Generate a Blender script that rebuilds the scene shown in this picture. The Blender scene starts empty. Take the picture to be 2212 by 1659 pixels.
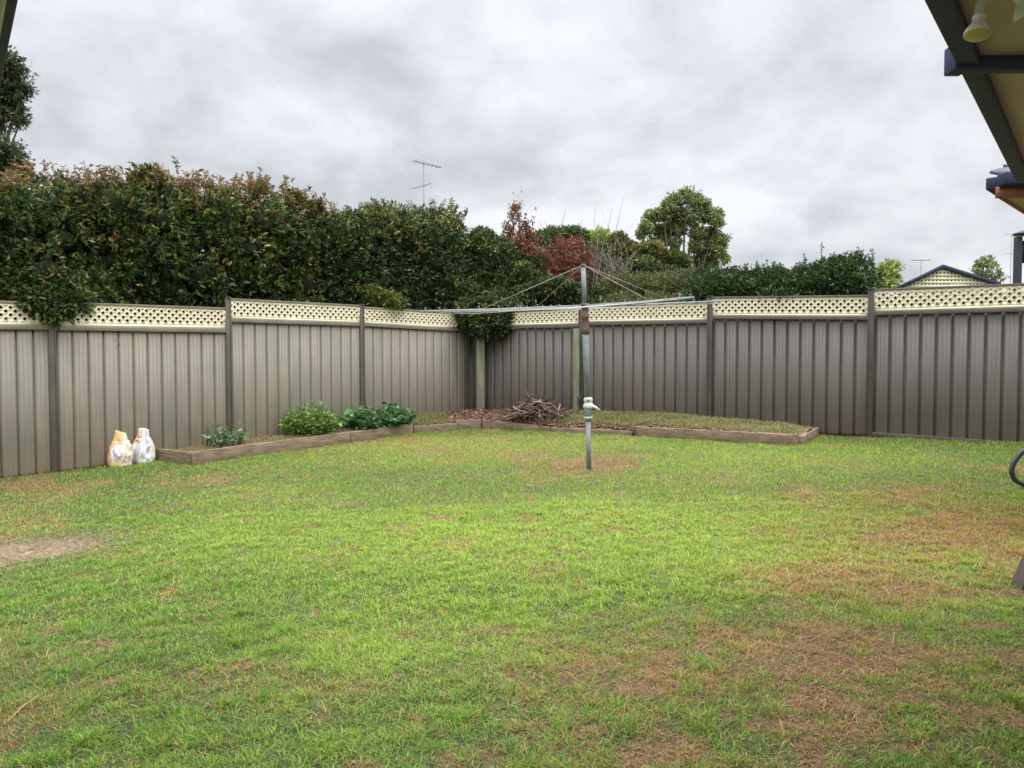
import bpy, math, random
import numpy as np
R = math.radians
rng = np.random.default_rng(7); random.seed(7)
scene = bpy.context.scene
COL = scene.collection

# ------------------------------------------------------------------ camera
CAMZ, F, PITCH = 1.535, 1600.0, R(2.0)
cam = bpy.data.cameras.new('camera'); camo = bpy.data.objects.new('camera', cam); COL.objects.link(camo)
camo.location = (0, 0, CAMZ); camo.rotation_euler = (R(90) - PITCH, 0, 0)
cam.sensor_width = 36; cam.lens = 36 * F / 2212; cam.clip_start = 0.05; cam.clip_end = 3000
scene.camera = camo
# ------------------------------------------------------------------ sky (overcast), sun, exposure
SUN_EL, SUN_AZ = R(60), R(122)          # azimuth clockwise from +Y: behind and to the right
w = bpy.data.worlds.new('World'); scene.world = w; w.use_nodes = True
nt = w.node_tree; N = nt.nodes; L = nt.links; N.clear()
def nd(tree, t, **kw):
    n = tree.nodes.new(t)
    for k, v in kw.items(): setattr(n, k, v)
    return n
def mth(tree, op, a, b=None, c=None, clamp=False):
    n = tree.nodes.new('ShaderNodeMath'); n.operation = op; n.use_clamp = clamp
    for i, v in enumerate((a, b, c)):
        if v is None: continue
        if isinstance(v, (int, float)): n.inputs[i].default_value = v
        else: tree.links.new(v, n.inputs[i])
    return n.outputs[0]
out = nd(nt, 'ShaderNodeOutputWorld'); bg = nd(nt, 'ShaderNodeBackground'); L.new(bg.outputs[0], out.inputs[0])
bg2 = nd(nt, 'ShaderNodeBackground'); add = nd(nt, 'ShaderNodeAddShader')
sky = nd(nt, 'ShaderNodeTexSky', sky_type='NISHITA'); sky.sun_disc = False; sky.sun_elevation = SUN_EL; sky.sun_rotation = SUN_AZ
L.new(sky.outputs[0], bg2.inputs[0]); bg2.inputs[1].default_value = 0.006
L.new(bg.outputs[0], add.inputs[0]); L.new(bg2.outputs[0], add.inputs[1]); L.new(add.outputs[0], out.inputs[0])
tc = nd(nt, 'ShaderNodeTexCoord'); sep = nd(nt, 'ShaderNodeSeparateXYZ'); L.new(tc.outputs['Generated'], sep.inputs[0])
zc = mth(nt, 'MAXIMUM', sep.outputs[2], 0.0)
den = mth(nt, 'ADD', zc, 0.42)
cx = mth(nt, 'DIVIDE', sep.outputs[0], den); cy = mth(nt, 'DIVIDE', sep.outputs[1], den)
cmb = nd(nt, 'ShaderNodeCombineXYZ'); L.new(cx, cmb.inputs[0]); L.new(cy, cmb.inputs[1])
def wn(scale, detail, rough, dist, off):
    mp = nd(nt, 'ShaderNodeMapping'); mp.inputs['Location'].default_value = (off, off * 1.7, 0.3); L.new(cmb.outputs[0], mp.inputs[0])
    n = nd(nt, 'ShaderNodeTexNoise'); L.new(mp.outputs[0], n.inputs['Vector'])
    n.inputs['Scale'].default_value = scale; n.inputs['Detail'].default_value = detail
    n.inputs['Roughness'].default_value = rough; n.inputs['Distortion'].default_value = dist
    return n.outputs[0]
n1 = wn(1.8, 8, 0.55, 0.25, 5.3); n2 = wn(5.2, 8, 0.56, 0.3, 7.4)
nn = mth(nt, 'ADD', mth(nt, 'MULTIPLY', n1, 0.62), mth(nt, 'MULTIPLY', n2, 0.38))
rampw = nd(nt, 'ShaderNodeValToRGB'); L.new(nn, rampw.inputs[0])
e = rampw.color_ramp.elements
e[0].position = 0.37; e[0].color = (.60, .63, .675, 1); e[1].position = 0.565; e[1].color = (.93, .945, .99, 1)
m_ = rampw.color_ramp.elements.new(0.475); m_.color = (.785, .81, .85, 1)
L.new(rampw.outputs[0], bg.inputs[0])
zen = nd(nt, 'ShaderNodeMapRange', interpolation_type='SMOOTHSTEP'); L.new(sep.outputs[2], zen.inputs[0])
zen.inputs[1].default_value = 0.44; zen.inputs[2].default_value = 0.95; zen.inputs[3].default_value = 1.0; zen.inputs[4].default_value = 5.5
L.new(zen.outputs[0], bg.inputs[1])
sun = bpy.data.lights.new('sun', 'SUN'); so = bpy.data.objects.new('sun', sun); COL.objects.link(so)
sun.energy = 1.5; sun.angle = R(28); sun.color = (1, .96, .9)
so.rotation_euler = (R(90) - SUN_EL, 0, -(SUN_AZ) + R(180))
vs = scene.view_settings; vs.view_transform = 'Standard'; vs.look = 'None'; vs.exposure = 0.0; vs.gamma = 1
scene.render.engine = 'CYCLES'; scene.cycles.max_bounces = 6; scene.cycles.transparent_max_bounces = 4
scene.render.resolution_x = 1024; scene.render.resolution_y = 768

# ------------------------------------------------------------------ pixel (2212 wide view of the photo) -> world, at real distances
def ray(px, py):
    u = (px - 1106) / F; v = -(py - 829.5) / F
    return np.array((u, math.cos(PITCH) + v * math.sin(PITCH), -math.sin(PITCH) + v * math.cos(PITCH)))
def P(px, py, D):
    d = ray(px, py); p = d * (D / d[1]); p[2] += CAMZ; return p
def gz(x, y):
    return .034 * np.clip(x, -13, 13) + .02 * np.clip(y, -6, 22)
def G(px, py):
    d = ray(px, py); t = CAMZ / (.034 * d[0] + .02 * d[1] - d[2]); p = d * t; p[2] += CAMZ; return p

# ------------------------------------------------------------------ mesh accumulator and helpers
class Acc:
    def __init__(s): s.v = []; s.f = []; s.c = []; s.n = 0
    def add(s, v, faces, col=(1, 1, 1)):
        v = np.asarray(v, dtype=np.float32).reshape(-1, 3)
        if not isinstance(faces, list) or (faces and np.ndim(faces[0]) != 2):
            faces = [np.asarray(faces)]
        for f in faces: s.f.append(np.asarray(f, dtype=np.int64) + s.n)
        c = np.asarray(col, dtype=np.float32)
        if c.ndim == 1: c = np.tile(c, (len(v), 1))
        s.v.append(v); s.c.append(c); s.n += len(v)
    def build(s, name, mat, parent=None, smooth=False, solid=None, bevel=None):
        v = np.concatenate(s.v); c = np.concatenate(s.c)
        loops = np.concatenate([f.ravel() for f in s.f]); tot = np.concatenate([np.full(len(f), f.shape[1]) for f in s.f])
        me = bpy.data.meshes.new(name)
        me.vertices.add(len(v)); me.vertices.foreach_set('co', v.ravel())
        me.loops.add(len(loops)); me.loops.foreach_set('vertex_index', loops.astype(np.int32))
        me.polygons.add(len(tot)); st = np.concatenate(([0], np.cumsum(tot)[:-1])).astype(np.int32)
        me.polygons.foreach_set('loop_start', st)
        if smooth: me.polygons.foreach_set('use_smooth', np.ones(len(tot), dtype=bool))
        me.update(calc_edges=True); me.validate()
        a = me.color_attributes.new('Col', 'FLOAT_COLOR', 'POINT')
        a.data.foreach_set('color', np.concatenate((c, np.ones((len(c), 1), np.float32)), 1).ravel())
        me.materials.append(mat)
        o = bpy.data.objects.new(name, me); COL.objects.link(o)
        if parent is not None: o.parent = parent; o.matrix_parent_inverse = parent.matrix_basis.inverted()
        if solid: m = o.modifiers.new('solid', 'SOLIDIFY'); m.thickness = solid; m.offset = -1
        if bevel: m = o.modifiers.new('bevel', 'BEVEL'); m.width = bevel; m.segments = 2; m.limit_method = 'ANGLE'
        return o
def tag(o, label=None, cat=None, group=None, kind=None):
    if label: o['label'] = label
    if cat: o['category'] = cat
    if group: o['group'] = group
    if kind: o['kind'] = kind
    return o
def thing(name, loc, label, cat, group=None):
    o = bpy.data.objects.new(name, None); COL.objects.link(o); o.location = tuple(float(a) for a in loc); o.empty_display_size = .1
    return tag(o, label, cat, group)
BOXF = np.array([[0, 1, 2, 3], [7, 6, 5, 4], [0, 4, 5, 1], [1, 5, 6, 2], [2, 6, 7, 3], [3, 7, 4, 0]])
def obox(acc, A, B, o0, o1, za, zb, col=(1, 1, 1)):
    """box along A->B (xy), offsets o0..o1 along the front normal, za=(z0,z1) at A, zb at B"""
    A = np.array(A[:2], float); B = np.array(B[:2], float); d = (B - A) / np.linalg.norm(B - A); n = np.array((d[1], -d[0]))
    v = []
    for (Q, z) in ((A, za), (B, zb)):
        for (o, zz) in ((o0, z[0]), (o1, z[0]), (o1, z[1]), (o0, z[1])): v.append((*(Q + n * o), zz))
    v = np.array(v)
    acc.add(v, BOXF, col)
def tube(acc, pts, rad, seg=8, col=(1, 1, 1), cap=True):
    pts = np.asarray(pts, float); k = len(pts); rad = np.broadcast_to(np.asarray(rad, float), (k,))
    t = np.gradient(pts, axis=0); t /= np.linalg.norm(t, axis=1)[:, None] + 1e-9
    up = np.array((0, 0, 1.)) if abs(t[0][2]) < .9 else np.array((1., 0, 0))
    vs_ = []
    a = np.linspace(0, 2 * math.pi, seg, endpoint=False)
    for i in range(k):
        s = np.cross(t[i], up); s /= np.linalg.norm(s) + 1e-9; u = np.cross(s, t[i]); up = u
        vs_.append(pts[i] + rad[i] * (np.cos(a)[:, None] * s + np.sin(a)[:, None] * u))
    v = np.concatenate(vs_); f = []
    for i in range(k - 1):
        for j in range(seg):
            f.append((i * seg + j, i * seg + (j + 1) % seg, (i + 1) * seg + (j + 1) % seg, (i + 1) * seg + j))
    fs = [np.array(f)]
    if cap: fs += [np.array([list(range(seg))[::-1]]), np.array([[(k - 1) * seg + j for j in range(seg)]])]
    acc.add(v, fs, col)
def lathe(acc, prof, origin, axis=(0, 0, 1), seg=20, col=(1, 1, 1)):
    ax = np.array(axis, float); ax /= np.linalg.norm(ax); u = np.cross(ax, (0.3, 1, .1)); u /= np.linalg.norm(u); s = np.cross(ax, u)
    a = np.linspace(0, 2 * math.pi, seg, endpoint=False); v = []
    for r, h in prof: v.append(np.array(origin) + ax * h + r * (np.cos(a)[:, None] * u + np.sin(a)[:, None] * s))
    f = [(i * seg + j, i * seg + (j + 1) % seg, (i + 1) * seg + (j + 1) % seg, (i + 1) * seg + j) for i in range(len(prof) - 1) for j in range(seg)]
    acc.add(np.concatenate(v), np.array(f), col)
# value noise
_T = rng.random((256, 256))
def vn(x, y, s, o=0):
    x = np.asarray(x) * s + o * 17.3 + 500; y = np.asarray(y) * s + o * 9.1 + 500
    xi = np.floor(x).astype(int); yi = np.floor(y).astype(int); fx = x - xi; fy = y - yi; fx = fx * fx * (3 - 2 * fx); fy = fy * fy * (3 - 2 * fy)
    g = lambda a, b: _T[a % 256, b % 256]
    return (g(xi, yi) * (1 - fx) + g(xi + 1, yi) * fx) * (1 - fy) + (g(xi, yi + 1) * (1 - fx) + g(xi + 1, yi + 1) * fx) * fy
def fbm(x, y, s, o=0, n=4):
    r = 0; a = .5; t = 0
    for i in range(n): r = r + a * vn(x, y, s * 2 ** i, o + i * 3); t += a; a *= .55
    return r / t

# ------------------------------------------------------------------ materials
def mat(name, col=None, rough=.6, metal=0., attr=False, transl=0., nscale=None, namt=.25, bump=0., bscale=None, stretch=None, spec=.5, col2=None):
    m = bpy.data.materials.new(name); m.use_nodes = True; t = m.node_tree; t.nodes.clear()
    o = nd(t, 'ShaderNodeOutputMaterial'); b = nd(t, 'ShaderNodeBsdfPrincipled'); t.links.new(b.outputs[0], o.inputs[0])
    b.inputs['Roughness'].default_value = rough; b.inputs['Metallic'].default_value = metal; b.inputs['Specular IOR Level'].default_value = spec
    if attr:
        at = nd(t, 'ShaderNodeAttribute', attribute_name='Col'); src = at.outputs[0]
        if col is not None:
            mx = nd(t, 'ShaderNodeMix', data_type='RGBA', blend_type='MULTIPLY'); mx.inputs[0].default_value = 1
            t.links.new(src, mx.inputs[6]); mx.inputs[7].default_value = (*col, 1); src = mx.outputs[2]
    else:
        rgb = nd(t, 'ShaderNodeRGB'); rgb.outputs[0].default_value = (*col, 1); src = rgb.outputs[0]
    if nscale:
        g = nd(t, 'ShaderNodeNewGeometry'); mp = nd(t, 'ShaderNodeMapping'); t.links.new(g.outputs['Position'], mp.inputs[0])
        if stretch: mp.inputs['Scale'].default_value = stretch
        n = nd(t, 'ShaderNodeTexNoise'); n.inputs['Scale'].default_value = nscale; n.inputs['Detail'].default_value = 6; n.inputs['Roughness'].default_value = .62
        t.links.new(mp.outputs[0], n.inputs['Vector'])
        mr = nd(t, 'ShaderNodeMapRange'); t.links.new(n.outputs[0], mr.inputs[0]); mr.inputs[1].default_value = .3; mr.inputs[2].default_value = .7
        if col2 is not None:
            mx = nd(t, 'ShaderNodeMix', data_type='RGBA'); t.links.new(mr.outputs[0], mx.inputs[0]); t.links.new(src, mx.inputs[6]); mx.inputs[7].default_value = (*col2, 1); src = mx.outputs[2]
        else:
            mr.inputs[3].default_value = 1 - namt; mr.inputs[4].default_value = 1 + namt
            vm = nd(t, 'ShaderNodeVectorMath', operation='SCALE'); t.links.new(src, vm.inputs[0]); t.links.new(mr.outputs[0], vm.inputs['Scale']); src = vm.outputs[0]
        if bump:
            n2 = nd(t, 'ShaderNodeTexNoise'); n2.inputs['Scale'].default_value = bscale or nscale * 3; n2.inputs['Detail'].default_value = 5; t.links.new(mp.outputs[0], n2.inputs['Vector'])
            bp = nd(t, 'ShaderNodeBump'); bp.inputs['Strength'].default_value = bump; bp.inputs['Distance'].default_value = .01
            t.links.new(n2.outputs[0], bp.inputs['Height']); t.links.new(bp.outputs[0], b.inputs['Normal'])
    t.links.new(src, b.inputs['Base Color'])
    if transl:
        tr = nd(t, 'ShaderNodeBsdfTranslucent'); t.links.new(src, tr.inputs[0]); ms = nd(t, 'ShaderNodeMixShader'); ms.inputs[0].default_value = transl
        t.links.new(b.outputs[0], ms.inputs[1]); t.links.new(tr.outputs[0], ms.inputs[2]); t.links.new(ms.outputs[0], o.inputs[0])
    return m
def fence_mat(name, base, stain, dirt):
    """painted steel: chalky vertical weathering, algae blotches, red soil splashed along the foot"""
    m = bpy.data.materials.new(name); m.use_nodes = True; t = m.node_tree; t.nodes.clear()
    o = nd(t, 'ShaderNodeOutputMaterial'); b = nd(t, 'ShaderNodeBsdfPrincipled'); t.links.new(b.outputs[0], o.inputs[0]); b.inputs['Roughness'].default_value = .5
    g = nd(t, 'ShaderNodeNewGeometry')
    def noise(sc, stretch, lo, hi, det=5):
        mp = nd(t, 'ShaderNodeMapping'); mp.inputs['Scale'].default_value = stretch; t.links.new(g.outputs['Position'], mp.inputs[0])
        n = nd(t, 'ShaderNodeTexNoise'); n.inputs['Scale'].default_value = sc; n.inputs['Detail'].default_value = det; t.links.new(mp.outputs[0], n.inputs['Vector'])
        r = nd(t, 'ShaderNodeMapRange'); t.links.new(n.outputs[0], r.inputs[0]); r.inputs[1].default_value = lo; r.inputs[2].default_value = hi; return r.outputs[0]
    def mixc(f, a, bcol):
        x = nd(t, 'ShaderNodeMix', data_type='RGBA'); t.links.new(f, x.inputs[0])
        if isinstance(a, tuple): x.inputs[6].default_value = (*a, 1)
        else: t.links.new(a, x.inputs[6])
        x.inputs[7].default_value = (*bcol, 1); return x.outputs[2]
    c = mixc(noise(1.6, (1, 1, .6), .35, .75), base, stain)
    c = mixc(mth(t, 'MULTIPLY', noise(11, (1, 1, .10), .42, .75), .55), c, tuple(a * .62 for a in base))
    c = mixc(mth(t, 'MULTIPLY', noise(2.6, (1, 1, 1.2), .56, .72), .4), c, tuple(a * k for a, k in zip(stain, (.8, .9, .8))))
    at = nd(t, 'ShaderNodeAttribute', attribute_name='Col'); sp = nd(t, 'ShaderNodeSeparateColor'); t.links.new(at.outputs[0], sp.inputs[0])
    k = mth(t, 'MULTIPLY', sp.outputs[0], noise(6, (1, 1, .8), .25, .65))
    c = mixc(mth(t, 'MULTIPLY', k, .6), c, dirt)
    t.links.new(c, b.inputs['Base Color'])
    n = nd(t, 'ShaderNodeTexNoise'); n.inputs['Scale'].default_value = 2.2; t.links.new(g.outputs['Position'], n.inputs['Vector'])
    bp = nd(t, 'ShaderNodeBump'); bp.inputs['Strength'].default_value = .35; bp.inputs['Distance'].default_value = .02; t.links.new(n.outputs[0], bp.inputs['Height']); t.links.new(bp.outputs[0], b.inputs['Normal'])
    return m
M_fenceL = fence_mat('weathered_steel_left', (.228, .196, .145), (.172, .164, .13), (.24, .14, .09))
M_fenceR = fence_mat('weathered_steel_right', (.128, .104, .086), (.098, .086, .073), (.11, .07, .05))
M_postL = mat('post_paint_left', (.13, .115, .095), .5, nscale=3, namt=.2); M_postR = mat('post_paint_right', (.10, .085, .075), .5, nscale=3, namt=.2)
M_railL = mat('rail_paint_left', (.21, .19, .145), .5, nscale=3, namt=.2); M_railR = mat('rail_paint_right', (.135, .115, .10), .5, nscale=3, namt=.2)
M_cream = mat('cream_lattice_paint', (.84, .755, .54), .55, nscale=4, namt=.1)
M_timber = mat('treated_pine', (.21, .225, .15), .85, nscale=5, namt=.35, stretch=(3, 3, .4), bump=.4)
M_sleeper = mat('weathered_sleeper', (.24, .175, .115), .9, nscale=4, namt=.45, stretch=(1.2, 1.2, 6), bump=.7, bscale=14)
M_leaf = mat('leaf', rough=.42, attr=True, transl=.25, spec=.4)
M_grass = mat('grass_blade', rough=.6, attr=True, transl=.35, spec=.3)
M_bark = mat('bark', (.12, .095, .07), .9, nscale=8, namt=.4, bump=.5)
M_stick = mat('dead_branch', rough=.9, attr=True, nscale=20, namt=.35, bump=.3)
M_galv = mat('galvanised_steel', (.25, .265, .27), .65, .2, nscale=9, namt=.22)
M_pole = mat('painted_pole', (.22, .26, .25), .55, .15, nscale=14, namt=.3, stretch=(1, 1, .4))
M_rust = mat('rusty_steel', (.15, .10, .078), .85, .1, nscale=25, namt=.5)
M_wire = mat('line_wire', (.45, .44, .40), .5, .4)
M_strut = mat('stay_rod', (.26, .23, .21), .6, .4, nscale=6, namt=.4)
M_white = mat('white_enamel', (.60, .60, .57), .45, nscale=18, namt=.12)
M_navy = mat('charcoal_fascia', (.030, .040, .078), .6, spec=.25, nscale=5, namt=.15)
M_soffit = mat('soffit', (.50, .37, .30), .8, nscale=3, namt=.12)
M_orange = mat('brown_fascia', (.30, .12, .06), .6, nscale=4, namt=.2)
M_eave = mat('eave_beam_paint', (.046, .050, .125), .6, spec=.25, nscale=5, namt=.15)
M_lamp = mat('lamp_plastic', (.72, .68, .62), .5); M_glass = mat('lamp_glass', (.55, .42, .16), .25)
M_brick = mat('brick', (.28, .17, .11), .85, nscale=9, namt=.25)
M_dark = mat('black_metal', (.018, .02, .028), .45); M_tile = mat('roof_tile', (.05, .06, .08), .6, nscale=9, namt=.3)
M_bag = mat('woven_bag', rough=.5, attr=True, nscale=30, namt=.12, bump=.4, bscale=18)
M_soil = mat('soil', rough=.95, attr=True, nscale=22, namt=.6, bump=1.0, bscale=45)
M_chip = mat('bark_chip', rough=.9, attr=True)
M_ant = mat('aluminium', (.20, .21, .22), .5, .5); M_hose = mat('dark_hose', (.06, .065, .085), .4)

# ================================================================== GROUND
FL = {'L0': (-7.963, 8.403), 'L1': (-6.2, 10.0), 'L2': (-4.437, 11.597), 'L3': (-2.674, 13.194), 'L4': (-.911, 14.791),
      'R4': (-.72, 14.72), 'R3': (1.25, 13.39), 'R2': (3.22, 12.06), 'R1': (5.19, 10.73), 'R0': (7.16, 9.40), 'Rm': (9.13, 8.07)}
FL = {k: np.array(v) for k, v in FL.items()}
FL['Lm'] = FL['L0'] * 2 - FL['L1']
# patches in the lawn: centre and half size in view pixels -> ground ellipses
def patch(px, py, rx, ry):
    c = G(px, py); a = G(px, py - ry); b = G(px, py + ry); sx = rx * c[1] / F
    return c[0], c[1], sx, abs(a[1] - b[1]) / 2
def field(x, y, patches, soft=1.0, warp=.35):
    r = np.zeros_like(x); wx = x + (fbm(x, y, 1.1, 5) - .5) * warp * 2; wy = y + (fbm(x, y, 1.1, 9) - .5) * warp * 2
    for (px, py, rx, ry, a) in patches:
        cx_, cy_, sx, sy = patch(px, py, rx, ry)
        q = ((wx - cx_) / sx) ** 2 + ((wy - cy_) / sy) ** 2
        r = np.maximum(r, a * np.exp(-q ** 1.5 * .7))
    return r
STRAW = [(60, 1190, 140, 34, 1.1), (-120, 1200, 160, 40, 1.1)]
BARE = [(10, 1050, 90, 22, .75), (30, 1630, 90, 55, .6), (1272, 1009, 50, 7, 1.0), (1335, 1003, 40, 6, 1.0), (2165, 1275, 55, 16, 1.0),
        (1870, 1430, 190, 40, .75), (1500, 1395, 110, 22, .62), (1800, 1600, 240, 55, .68), (2050, 1500, 160, 35, .62), (1380, 1490, 110, 22, .5),
        (1500, 1655, 140, 30, .6), (1630, 1310, 90, 20, .5), (2130, 1360, 90, 18, .5), (1230, 1580, 70, 16, .4), (1400, 1300, 60, 14, .45), (2150, 1640, 120, 40, .6)]
DRY = [(2080, 1130, 280, 80, 1.0), (2000, 1235, 320, 50, 1.0), (1270, 1005, 110, 20, .7), (1000, 955, 300, 16, .45), (1500, 1040, 120, 12, .35), (1200, 1440, 300, 60, .35), (500, 1500, 260, 60, .3), (30, 1550, 120, 90, .4), (1150, 985, 80, 16, .6), (450, 1040, 70, 16, .75), (120, 1065, 120, 18, .4),
       (1700, 1480, 500, 160, .5), (1950, 1090, 160, 25, .5), (1620, 1220, 120, 16, .5), (40, 1400, 100, 60, .35), (2180, 1010, 80, 14, .5)]
LIT_YEL = [(1250, 1130, 720, 90, .8), (1500, 1000, 500, 50, .62), (1000, 975, 420, 38, .8), (1650, 1200, 420, 50, .85), (680, 1080, 260, 60, .55), (950, 1350, 300, 70, .4), (2000, 1040, 200, 30, .4), (1900, 1300, 250, 30, .5)]  # bright lawn middle: light painted into the grass colour, over real yellow-green
def lawn(x, y):
    s = np.clip(field(x, y, STRAW, warp=.22), 0, 1)
    nz = fbm(x, y, 1.9, 2); nz2 = fbm(x, y, 5.5, 4)
    wt = field(x, y, [(1750, 1520, 620, 190, 1.0)], warp=.5)
    nz3 = fbm(x, y, 11, 8, 3); nz2 = nz2 * .65 + nz3 * .35
    b = np.clip((field(x, y, BARE, warp=.4) * 1.15 - 1.02 + (nz2 - .32) * 3.6) * 1.7, 0, 1)
    b = np.maximum(b, wt * np.clip((nz3 * .5 + nz2 * .4 + nz * .1 - .50) * 12, 0, .95)); b = np.maximum(b, np.clip((nz2 * .75 + nz * .25 - .64) * 8, 0, .7))
    d = np.clip(field(x, y, DRY, warp=.6) * np.clip(.25 + 2.0 * (nz - .25), 0, 1.2) + np.clip((nz - .62) * 2.2, 0, .4), 0, 1)
    lit_ye = np.clip(field(x, y, LIT_YEL, warp=.6) * (.55 + .9 * (fbm(x, y, .9, 11) - .15)), 0, 1)
    # worn strip along the foot of the left fence
    return s, np.clip(b, 0, 1) * .78, d, lit_ye
# one sheet to the horizon, fine where the lawn is
def axis_pts(lo, hi, step, far):
    a = list(np.arange(lo, hi + 1e-6, step)); k = step; l = lo; h = hi
    while h < far: k *= 1.5; h += k; a.append(h)
    k = step
    while l > -far: k *= 1.5; l -= k; a.insert(0, l)
    return np.array(a)
xs = axis_pts(-9.5, 9.5, .06, 900); ys = axis_pts(.4, 15.5, .06, 900)
X, Y = np.meshgrid(xs, ys); inside = (np.abs(X) < 10) & (Y > 0) & (Y < 16)
Z = gz(X, Y) + np.where(inside, (fbm(X, Y, 1.3, 20) - .5) * .035 + (fbm(X, Y, 7, 21) - .5) * .018, 0)
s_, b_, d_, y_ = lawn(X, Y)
pit = np.exp(-(((X - G(1325, 1004)[0]) / .32) ** 2 + ((Y - G(1325, 1004)[1]) / .16) ** 2)) * .035 + np.exp(-(((X - G(1225, 1010)[0]) / .25) ** 2 + ((Y - G(1225, 1010)[1]) / .12) ** 2)) * .025
Z = Z - np.where(inside, pit, 0)
thatch = np.array((.050, .062, .018)); lime_c = np.array((.14, .17, .035)); soil_c = np.array((.20, .105, .055)); straw_c = np.array((.235, .18, .115)); dry_c = np.array((.20, .135, .07)); darksoil = np.array((.10, .065, .04))
def mixc(a, b, t): return a * (1 - t[..., None]) + b * t[..., None]
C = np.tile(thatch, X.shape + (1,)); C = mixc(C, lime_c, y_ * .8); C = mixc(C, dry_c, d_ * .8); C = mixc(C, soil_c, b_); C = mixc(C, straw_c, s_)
C *= (.75 + .5 * fbm(X, Y, 16, 30))[..., None]
dk = np.clip(field(X, Y, [(1330, 1003, 52, 7, 1.1), (1222, 1012, 46, 6, 1.1), (1275, 1015, 32, 5, 1.1), (2165, 1277, 45, 10, 1)], warp=.15), 0, 1); C = mixc(C, darksoil, dk * .8)
C[~inside] = (.10, .12, .05)
ny, nx = X.shape; idx = np.arange(nx * ny).reshape(ny, nx)
fq = np.stack((idx[:-1, :-1], idx[:-1, 1:], idx[1:, 1:], idx[1:, :-1]), -1).reshape(-1, 4)
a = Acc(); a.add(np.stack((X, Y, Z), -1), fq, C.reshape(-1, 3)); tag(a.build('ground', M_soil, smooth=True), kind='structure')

# ---- grass blades
FRONT = np.array([(-5.5, 10.95), (-4.45, 10.25), (-2.65, 12.1), (-1.76, 13.15), (-1.0, 13.4), (-.54, 13.36), (.67, 12.7), (1.93, 11.75), (3.92, 10.05), (4.62, 11.1)])
def yard_mask(x, y):
    dl = FL['L2'] - FL['L1']; ok = (x - FL['L1'][0]) * (-dl[1]) + (y - FL['L1'][1]) * dl[0] < -.04 * 2.4   # in front of the left fence
    dr = FL['R1'] - FL['R2']; ok &= (x - FL['R1'][0]) * (-dr[1]) + (y - FL['R1'][1]) * dr[0] < -.03 * 2.4
    fy = np.interp(x, FRONT[1:9, 0], FRONT[1:9, 1]); inb = (x > -4.45) & (x < 3.92) & (y > fy - .01)
    # bed ends
    e1 = (x <= -4.45) & ((x + 4.45) * (.58) + (y - 10.25) * (.83) > 0)
    e2 = (x >= 3.92) & (y > 10.05 + (x - 3.92) * 1.5)
    return ok & ~inb & ~e1 & ~e2
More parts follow.
